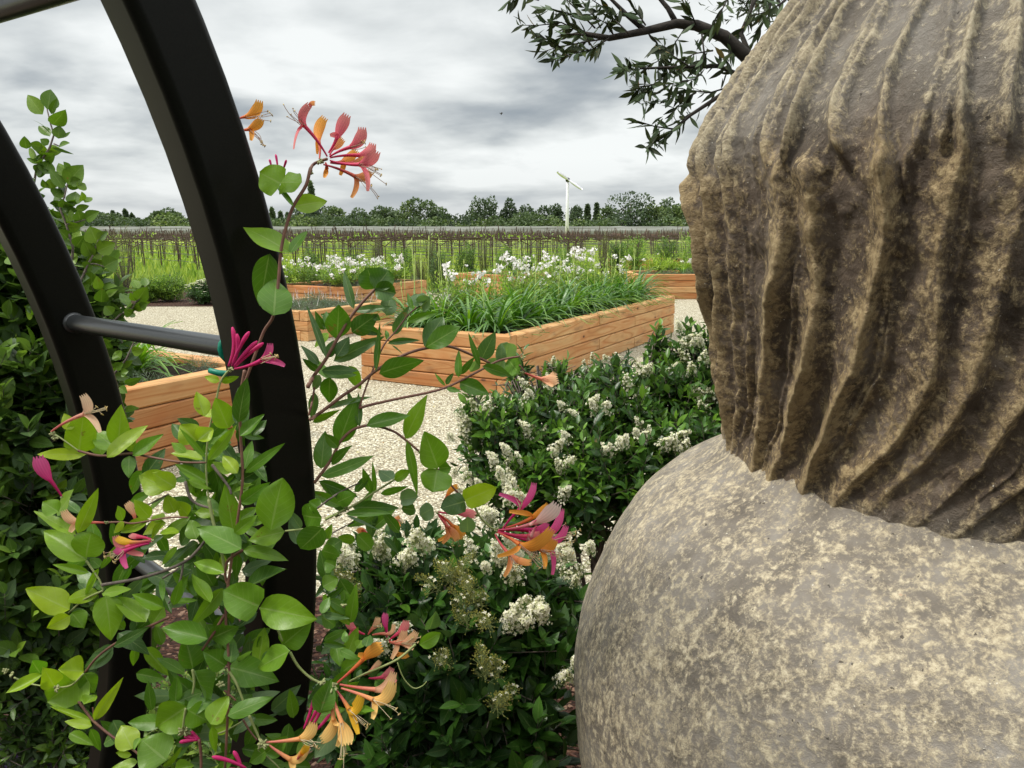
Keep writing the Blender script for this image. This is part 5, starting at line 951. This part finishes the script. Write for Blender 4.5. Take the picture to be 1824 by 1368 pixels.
STM = [(.0022, 's', [(583, 283), (556, 295), (545, 330), (522, 368), (508, 410), (500, 450), (495, 510), (487, 562), (470, 590), (455, 630), (441, 668), (428, 705), (428, 770), (432, 850), (424, 920), (412, 1000), (402, 1090), (408, 1200), (400, 1380)]),
 (.0014, 'g', [(412, 655), (393, 680), (383, 725), (372, 770), (367, 830), (372, 890), (385, 960)]), (.0012, 'g', [(95, 772), (115, 785), (140, 803)]), (.0017, 's', [(140, 803), (180, 812), (235, 808), (262, 813), (320, 823), (368, 824)]),
 (.0028, 's', [(548, 690), (560, 668), (580, 640), (600, 605), (628, 560), (665, 518), (697, 495)]), (.0026, 's', [(552, 748), (580, 728), (610, 705), (640, 685), (670, 660), (720, 632), (760, 620), (800, 617), (845, 634), (872, 646)]), (.0022, 's', [(640, 727), (665, 720), (720, 708), (760, 700), (800, 688), (855, 660), (890, 642), (925, 635)]),
 (.0015, 's', [(640, 727), (652, 690), (668, 650), (685, 613), (705, 590), (728, 560), (748, 545)]), (.0014, 's', [(925, 650), (935, 662)]), (.0024, 's', [(560, 860), (575, 840), (592, 815), (604, 790), (622, 770), (640, 761), (665, 758), (700, 768), (724, 785), (745, 803)]), (.0018, 's', [(779, 836), (800, 860), (828, 892)]),
 (.0018, 'g', [(845, 902), (856, 922), (872, 938), (883, 943)]), (.0016, 'g', [(745, 803), (760, 820), (780, 836)]), (.0020, 'g', [(580, 925), (600, 915), (630, 900), (665, 878), (703, 854)]), (.0016, 'g', [(575, 935), (560, 940), (508, 946)]),
 (.0018, 's', [(140, 1250), (155, 1270), (168, 1286), (200, 1312), (236, 1335), (260, 1355), (290, 1380)]), (.0019, 's', [(300, 1100), (272, 1113), (235, 1130), (200, 1150), (172, 1172), (152, 1197)]), (.0014, 'g', [(149, 1200), (128, 1220), (104, 1225)]), (.0013, 'g', [(25, 1207), (50, 1217), (75, 1222)]), (.0013, 's', [(168, 1282), (165, 1260)]),
 (.0022, 'b', [(182, 1042), (240, 1032), (290, 1018), (330, 1000), (352, 980), (366, 962)]), (.0014, 'b', [(326, 1002), (322, 1030), (310, 1060), (300, 1075)]), (.0014, 'b', [(290, 1030), (320, 1012)]), (.0018, 'g', [(463, 1083), (480, 1098), (494, 1120), (503, 1142)]), (.0018, 'g', [(517, 1162), (530, 1185), (550, 1205), (570, 1216), (590, 1223)]),
 (.0018, 'g', [(405, 1192), (420, 1215), (430, 1240), (437, 1258)]), (.0018, 'g', [(444, 1275), (455, 1300), (465, 1322)]), (.0014, 's', [(433, 1282), (445, 1302), (458, 1318)]), (.0020, 's', [(432, 980), (405, 1000), (402, 1030), (412, 1052)]), (.0020, 's', [(400, 1095), (378, 1132), (360, 1158)]), (.0018, 'g', [(343, 1193), (346, 1215), (343, 1236)]), (.0018, 'g', [(331, 1262), (328, 1280), (326, 1296)]),
 (.0020, 's', [(355, 1318), (358, 1345), (358, 1380)]), (.0016, 'g', [(740, 1148), (712, 1172), (680, 1188), (650, 1200), (622, 1214)]), (.0008, 'g', [(708, 1180), (715, 1200), (724, 1215), (738, 1226), (752, 1222), (760, 1214)]), (.0012, 'g', [(386, 1308), (405, 1300), (430, 1286)]), (.0013, 's', [(400, 1230), (412, 1240), (420, 1248)]), (.0014, 's', [(188, 931), (215, 930), (240, 932), (300, 922), (335, 922)]),
 (.0012, 'b', [(240, 905), (270, 896), (300, 880)]), (.0022, 'g', [(372, 890), (380, 930), (395, 985), (400, 1020)]), (.0020, 'b', [(378, 828), (395, 850), (408, 868), (412, 880)]), (.0020, 'b', [(330, 858), (338, 885), (352, 898), (375, 905)]), (.0016, 'g', [(154, 999), (165, 1015), (178, 1035), (184, 1052)]), (.0014, 'g', [(184, 1052), (150, 1068), (122, 1092)]), (.0014, 'g', [(104, 912), (120, 925), (134, 955), (139, 950)]),
 (.0010, 'g', [(458, 1334), (490, 1360), (505, 1380)]), (.0014, 'b', [(566, 905), (600, 880), (640, 860)]), (.0012, 'b', [(573, 965), (600, 945), (630, 930)]), (.0016, 's', [(560, 690), (556, 715), (550, 740)]), (.0024, 's', [(436, 660), (430, 690)])]
for (r, k, pts_) in STM:
    ns = len(pts_); t_ = np.linspace(0, ns - 1, (ns - 1) * 5 + 1); X = np.array(pts_, float)
    # smooth the drawn line
    def cr_(i, f):
        p = [X[max(0, min(ns - 1, i + q))] for q in (-1, 0, 1, 2)]; return .5 * ((2 * p[1]) + (-p[0] + p[2]) * f + (2 * p[0] - 5 * p[1] + 4 * p[2] - p[3]) * f * f + (-p[0] + 3 * p[1] - 3 * p[2] + p[3]) * f ** 3)
    Q = [cr_(min(int(v), ns - 2), v - min(int(v), ns - 2)) for v in t_]
    mb = MB(); mb.tube([P(x, y, hz_depth(x, y) - .004) for x, y in Q], np.linspace(r, r * .75, len(Q)), 7); mb.build('stem', M[{'s': 'stem', 'g': 'stemg', 'b': 'bark'}[k]], HS)

PAL = {'pk': ((.62, .03, .13), (.74, .10, .17), (.76, .26, .24)), 'dp': ((.52, .015, .14), (.66, .03, .20), (.76, .12, .32)), 'po': ((.55, .06, .10), (.70, .20, .09), (.80, .36, .10)), 'or': ((.60, .10, .07), (.82, .27, .03), (.86, .40, .06)), 'ye': ((.72, .24, .17), (.86, .46, .12), (.90, .60, .20)),
       'dy': ((.62, .14, .14), (.88, .46, .02), (.92, .56, .04)), 'cr': ((.74, .22, .20), (.86, .52, .36), (.88, .62, .40)), 'wp': ((.60, .08, .16), (.82, .46, .40), (.92, .74, .66)), 'sa': ((.74, .18, .14), (.85, .40, .24), (.90, .56, .30))}
def bez(a, b, c, n): t = np.linspace(0, 1, n)[:, None]; return (1 - t) ** 2 * a + 2 * t * (1 - t) * b + t * t * c
def floret(parent, base, throat, up, low, pal, d, dz=0.0, stam=None, wide=24, nst=5, bend=.12):
    """one trumpet: tapering tube, broad four-lobed upper lip, narrow curled lower lip, stamens"""
    c0, c1, c2 = (np.array(v) for v in PAL[pal]); px = d / FPX; b = P(*base, d); th = P(*throat, d + dz * .6); mb = MB()
    ax = th - b; sd_ = nrm(np.cross(ax, CAM - b)); mid = (b + th) / 2 + sd_ * np.linalg.norm(ax) * bend * (1 if RNG.random() < .5 else -1) * .6
    tb = bez(b, mid, th, 12); f = np.linspace(0, 1, 12); rr_ = (.0011 + .0017 * f ** 1.2); K = c0 + (c1 - c0) * np.clip((f - .35) / .65, 0, 1)[:, None] * .7
    mb.tube(tb, rr_, 9, K=K, cap=False)
    tdir = nrm(th - mid)
    if up is not None:
        u_ = P(*up, d + dz); L_ = np.linalg.norm(u_ - th); ctrl = th + tdir * L_ * .55; n = 12; cl = bez(th - tdir * .003, ctrl, u_, n); t = np.linspace(0, 1, n); tg = nrm(np.gradient(cl, axis=0))
        view = nrm(CAM - th); S = nrm(np.cross(tg, view + RNG.normal(0, .15, 3))); Nn = np.cross(S, tg); hw = (.0026 + (wide * px * .42 - .0026) * np.sin(np.pi * np.clip(t * .78, 0, 1) ** .9) ** 1.0); m_ = 13; s = np.linspace(-1, 1, m_)
        cup = .85 * (1 - t * .55); lob = (.5 - .5 * np.cos(s * math.pi * 4)) ** .6
        V = np.zeros((n, m_, 3)); 
        for i in range(n):
            ext = (lob - .55) * (L_ * .16) * max(0, (t[i] - .70) / .30)
            a = s * cup[i] * 1.25; V[i] = cl[i] + S[i] * (np.sin(a) / max(.3, cup[i] * 1.25) * hw[i])[:, None] * 1.0 + Nn[i] * ((1 - np.cos(a)) * hw[i] * .9 * -1)[:, None] + tg[i] * ext[:, None]
        K = c1 + (c2 - c1) * t[:, None, None] * np.ones((1, m_, 1)) ; K = K * (1 - .18 * np.abs(np.sin(s * 9))[None, :, None]) ; Lc = np.zeros((n, m_, 3)); Lc[..., 0] = s; Lc[..., 1] = t[:, None]
        i, j = np.meshgrid(np.arange(n - 1), np.arange(m_ - 1), indexing='ij'); F = np.stack([i * m_ + j, i * m_ + j + 1, (i + 1) * m_ + j + 1, (i + 1) * m_ + j], -1).reshape(-1, 4); mb.add(V.reshape(-1, 3), F, Lc.reshape(-1, 3), K.reshape(-1, 3))
    if low is not None:
        l_ = P(*low, d + dz * .8 - .004); L_ = np.linalg.norm(l_ - th); ctrl = th + tdir * L_ * .30 + (l_ - th) * .25; n = 10; cl = bez(th, ctrl, l_, n); t = np.linspace(0, 1, n); tg = nrm(np.gradient(cl, axis=0)); S = nrm(np.cross(tg, nrm(CAM - th) + RNG.normal(0, .35, 3))); Nn = np.cross(S, tg)
        hw = .0030 * (.55 + .75 * np.sin(np.pi * np.clip(t * .85 + .08, 0, 1))); V = np.stack([cl - S * hw[:, None], cl - S * hw[:, None] * .5 - Nn * hw[:, None] * .35, cl - Nn * hw[:, None] * .5, cl + S * hw[:, None] * .5 - Nn * hw[:, None] * .35, cl + S * hw[:, None]], 1); K = (c1 + (c2 - c1) * t[:, None])[:, None] * np.ones((1, 5, 1))
        i, j = np.meshgrid(np.arange(n - 1), np.arange(4), indexing='ij'); F = np.stack([i * 5 + j, i * 5 + j + 1, (i + 1) * 5 + j + 1, (i + 1) * 5 + j], -1).reshape(-1, 4); mb.add(V.reshape(-1, 3), F, None, K.reshape(-1, 3))
    if stam is not None:
        e = P(*stam, d + dz); L_ = np.linalg.norm(e - th); sc_ = (.72, .62, .40) if pal in ('ye', 'dy', 'cr', 'sa', 'wp', 'dp') else (.50, .34, .24)
        for q in range(nst):
            s_, e_ = th + RNG.normal(0, .0012, 3), th + (e - th) * RNG.uniform(.72, 1.05) + RNG.normal(0, 1, 3) * L_ * .14; m_ = (s_ + e_) / 2 + tdir * L_ * .12 + RNG.normal(0, .0025, 3); mb.tube(bez(s_, m_, e_, 7), .00042, 4, K=sc_)
            ta = nrm(e_ - m_); cr2 = nrm(np.cross(ta, RNG.normal(0, 1, 3))) * .0022; mb.tube([e_ - cr2, e_, e_ + cr2], [.0006, .0009, .0006], 5, K=(.62, .48, .20))
    mb.build('floret', M['petal'], parent)
def bud(parent, base, tip, pal, d, r=.0024, bend=.10):
    c0, c1, c2 = (np.array(v) for v in PAL[pal]); b, t = P(*base, d), P(*tip, d + RNG.uniform(-.01, .01)); ax = t - b; sd_ = nrm(np.cross(ax, CAM - b)); m_ = (b + t) / 2 + sd_ * np.linalg.norm(ax) * bend; c = bez(b, m_, t, 12); f = np.linspace(0, 1, 12)
    rr_ = r * (.45 + .55 * f ** .8) * np.where(f > .8, np.sqrt(np.clip(1 - ((f - .8) / .22) ** 2, 0.03, 1)), 1) * 1.05
    mb = MB(); mb.tube(c, rr_, 9, K=c0 + (c1 - c0) * f[:, None]); mb.build('bud', M['petal'], parent)
def cluster(x, y, d, label, r=7, n=14):
    """knobbly green whorl of bracts that the florets grow from"""
    mb = MB(); c = P(x, y, d); rp = r * d / FPX
    for k in range(n):
        u = nrm(RNG.normal(0, 1, 3)); e = c + u * rp * RNG.uniform(.5, 1.0); mb.tube([c, (c + e) / 2, e], [.0008, .0013, .0011], 6)
    o = mb.build('flower_cluster', M['bract'], HS)
    if label: o['label'] = label
    return o
# --- cluster against the sky
D = 1.06; c = cluster(570, 287, D, 'pink and orange flower cluster high against the cloudy sky', 9, 16)
for q in [((583, 279), (543, 225), (551, 187), (523, 265), 'pk', -.03, (511, 196), 20), ((569, 283), (567, 248), (578, 210), (565, 274), 'or', .03, None, 25), ((585, 272), (601, 243), (618, 205), (588, 241), 'pk', .0, None, 28), ((588, 276), (595, 263), (611, 248), None, 'po', .04, None, 20), ((587, 279), (625, 262), (645, 228), None, 'pk', -.01, (652, 252), 27),
          ((588, 281), (640, 277), (664, 256), None, 'pk', .03, None, 24), ((588, 286), (641, 293), (671, 270), (655, 340), 'pk', -.03, (681, 316), 28), ((576, 293), (632, 314), (660, 306), (626, 352), 'po', .01, (664, 346), 22), ((590, 288), (612, 287), (635, 268), (606, 312), 'or', .05, None, 22), ((588, 290), (630, 290), (655, 283), None, 'po', .02, (678, 300), 20), ((580, 290), (582, 300), None, (578, 316), 'or', .02, None, 10)]:
    floret(c, q[0], q[1], q[2], q[3], q[4], D, q[5], q[6], q[7])
floret(c, (551, 190), (553, 186), (561, 184), None, 'po', D, -.03, None, 11)
c = cluster(555, 306, D, None, 6, 8)
c = cluster(424, 222, 1.14, 'orange flowers poking out behind the right arch rib', 4, 6)
for q in [((424, 212), (438, 208), (462, 180), None, 'or', 0, (482, 212), 24), ((426, 232), (444, 230), (465, 212), (447, 250), 'or', 0, (468, 256), 22)]: floret(c, q[0], q[1], q[2], q[3], q[4], 1.14, q[5], q[6], q[7])
c = cluster(496, 308, 1.02, 'three dark purple buds above a round leaf pair', 4, 5)
for a, b in (((484, 300), (480, 284)), ((495, 302), (491, 275)), ((503, 305), (510, 285))): bud(c, a, b, 'dp', 1.02, .0017, .03)
# --- deep pink buds on the rib
D = .90; c = cluster(412, 658, D, 'deep crimson buds with one opening flower in front of the right rib', 6, 8)
for a, b, bd in (((407, 652), (414, 583), .16), ((413, 652), (422, 595), .18), ((414, 650), (444, 591), -.08), ((417, 653), (458, 608), -.06), ((418, 655), (469, 611), -.07)): bud(c, a, b, 'dp', D, .0027, bd)
floret(c, (418, 657), (466, 642), (481, 613), (507, 651), 'dp', D, -.02, (500, 628), 17)
# --- left florets
D = .97; c = cluster(93, 774, D, 'single salmon pink flower with curled lip above lime leaves', 7, 9)
floret(c, (91, 769), (150, 738), (148, 704), (178, 770), 'cr', D, -.02, (190, 730), 22); 
c = cluster(110, 885, D, 'closed pink trumpet at the far left', 3, 4); floret(c, (110, 884), (88, 853), (68, 814), None, 'dp', D, -.01, None, 32, bend=.05)
c = cluster(190, 931, D, None, 5, 8); floret(c, (187, 931), (140, 931), (114, 910), (125, 948), 'sa', D, 0, None, 20, bend=.03)
c = cluster(271, 964, .96, 'pink and yellow flower cluster in front of the left rib', 5, 6)
for q in [((272, 964), (225, 975), (206, 955), (255, 988), 'pk', 0, (192, 998), 18), ((268, 962), (232, 966), (208, 958), None, 'dy', 0, None, 17), ((266, 968), (222, 982), (205, 978), (226, 1012), 'dp', -.01, (196, 1002), 16), ((272, 962), (245, 956), (232, 952), None, 'pk', .01, None, 14)]: floret(c, q[0], q[1], q[2], q[3], q[4], .96, q[5], q[6], q[7], 6)
floret(c, (241, 930), (238, 915), (226, 896), None, 'sa', .98, 0, None, 20)
# --- big cluster right of centre
D = 1.05; c = cluster(884, 943, D, 'large magenta and orange flower cluster in front of the white privet', 6, 9)
for q in [((895, 943), (927, 906), (951, 862), (889, 880), 'dp', 0, (921, 872), 17), ((900, 940), (948, 922), (976, 899), (907, 911), 'or', -.01, None, 17), ((888, 944), (955, 930), (992, 898), None, 'wp', -.05, None, 34), ((890, 945), (966, 950), (1000, 908), None, 'dp', .02, (1020, 950), 20), ((888, 946), (973, 968), (1008, 938), (984, 1024), 'dp', .0, (1022, 965), 18), ((884, 948), (925, 970), (982, 944), (886, 991), 'or', -.045, (970, 1010), 30),
          ((882, 952), (908, 988), (945, 1002), (898, 1027), 'po', -.04, (925, 1012), 16), ((890, 948), (962, 978), (988, 962), (970, 1013), 'or', -.02, (1000, 992), 22), ((888, 945), (950, 944), (975, 932), (942, 946), 'dp', .0, None, 16), ((895, 947), (960, 962), (984, 950), None, 'dp', .03, (1010, 968), 18), ((886, 946), (940, 955), (962, 950), None, 'pk', -.02, (955, 1000), 16), ((900, 943), (950, 932), (972, 922), None, 'dp', .03, None, 15)]:
    floret(c, q[0], q[1], q[2], q[3], q[4], D, q[5], q[6], q[7], 6)
for a, b in (((944, 936), (955, 927)), ((946, 957), (956, 937))): bud(c, b, a, 'wp', 1.0, .0024, .1)
D = 1.20; c = cluster(779, 914, D, 'orange and pink cluster half hidden behind a pale round leaf', 5, 6)
for q in [((779, 914), (807, 938), (826, 956), (780, 963), 'or', 0, (812, 975), 26), ((781, 912), (818, 914), (847, 918), None, 'pk', .02, None, 22), ((780, 915), (800, 940), (815, 962), (788, 968), 'po', -.02, None, 18), ((778, 913), (795, 935), (800, 958), None, 'po', .02, None, 14), ((790, 892), (798, 880), (816, 866), None, 'or', 0, None, 14)]: floret(c, q[0], q[1], q[2], q[3], q[4], D, q[5], q[6], q[7])
D = 1.2; c = cluster(932, 663, D, 'single peach trumpet in front of the cedar bed corner', 6, 8)
floret(c, (935, 664), (966, 675), (993, 676), (985, 688), 'sa', D, 0, None, 26, bend=.04); floret(c, (936, 665), (966, 676), (988, 664), None, 'sa', D, .01, None, 16, bend=.04)
c = cluster(932, 636, D, None, 6, 7)
D = 1.3; c = cluster(668, 926, D, 'small faded coral flowers hanging low over the gravel', 3, 4)
for q in [((672, 926), (700, 926), (712, 920), (712, 938), 'po', 0, (716, 930), 10), ((655, 950), (648, 945), (636, 948), (640, 955), 'po', 0, None, 12)]: floret(c, q[0], q[1], q[2], q[3], q[4], D, q[5], q[6], q[7], 3)
# --- lower cluster
D = .93; c = cluster(593, 1223, D, 'yellow and pink trumpets fanning out at the lower right of the arch', 12, 26); cluster(574, 1214, D, None, 8, 14)
for q in [((601, 1216), (649, 1172), (680, 1152), (638, 1166), 'or', 0, None, 32), ((605, 1219), (668, 1228), (701, 1198), None, 'sa', .01, None, 24), ((608, 1226), (664, 1246), (699, 1216), (663, 1281), 'ye', -.02, (706, 1268), 30), ((600, 1230), (621, 1262), (643, 1240), (638, 1308), 'dy', -.01, (652, 1294), 26), ((586, 1228), (594, 1282), (573, 1318), (602, 1292), 'ye', -.01, None, 28), ((590, 1231), (609, 1288), (618, 1326), (600, 1330), 'ye', -.03, (612, 1352), 34)]:
    floret(c, q[0], q[1], q[2], q[3], q[4], D, q[5], q[6], q[7], 5, bend=.05)
D = .91; c = cluster(468, 1325, D, 'yellow trumpets with crimson buds in front of the foot of the right rib', 12, 26)
floret(c, (474, 1322), (534, 1316), (558, 1288), None, 'ye', D, 0, (574, 1326), 28, bend=.05); floret(c, (478, 1326), (516, 1352), (546, 1330), (522, 1372), 'ye', D, 0, None, 22, bend=.05); floret(c, (530, 1352), (538, 1342), (547, 1328), None, 'dy', D, -.01, None, 16)
for a, b in (((541, 1298), (560, 1242)), ((549, 1292), (564, 1264)), ((562, 1302), (588, 1272)), ((555, 1296), (572, 1262))): bud(c, a, b, 'dp', .93, .0024, .05)
c = cluster(425, 1370, .92, 'crimson buds at the bottom edge of the picture', 5, 5)
for a, b in (((438, 1368), (378, 1348)), ((431, 1370), (416, 1338)), ((440, 1375), (405, 1372))): bud(c, a, b, 'dp', .92, .0027, .08)
c = cluster(328, 1302, .95, 'green knobbly whorl with dark red buds', 13, 26)
for a, b in (((354, 1318), (320, 1322)), ((354, 1316), (337, 1302)), ((356, 1317), (328, 1312))): bud(c, a, b, 'dp', .95, .0026, .05)
for x, y, r in ((85, 1215, 8), (100, 1226, 8), (10, 1195, 6), (22, 1202, 6), (392, 1220, 9), (602, 918, 8), (618, 905, 6), (612, 1078, 6), (97, 780, 7), (603, 1012, 5)): cluster(x, y, hz_depth(x, y) - .01, None, r, 12)
# --- cluster behind, right of the rib
D = 1.08; c = cluster(690, 1140, D, 'faded salmon cluster in front of the dark privet', 6, 8)
for q in [((650, 1130), (633, 1122), (619, 1105), (622, 1148), 'pk', 0, None, 18), ((656, 1130), (665, 1118), (673, 1100), None, 'sa', 0, (680, 1112), 15), ((689, 1135), (687, 1116), (687, 1093), None, 'dp', 0, None, 16), ((663, 1131), (691, 1129), (701, 1112), None, 'sa', 0, None, 10), ((693, 1141), (710, 1128), (723, 1106), None, 'pk', 0, None, 21), ((693, 1143), (706, 1144), (720, 1124), (697, 1174), 'sa', -.01, (730, 1150), 20), ((694, 1144), (716, 1146), (741, 1126), (736, 1156), 'sa', -.02, (748, 1142), 20),
          ((700, 1160), (706, 1164), (727, 1166), None, 'or', 0, None, 14), ((648, 1202), (664, 1192), (677, 1178), None, 'sa', .02, None, 13), ((657, 1208), (682, 1206), (698, 1190), (706, 1214), 'pk', .02, (704, 1228), 18)]: floret(c, q[0], q[1], q[2], q[3], q[4], D, q[5], q[6], q[7], 5)
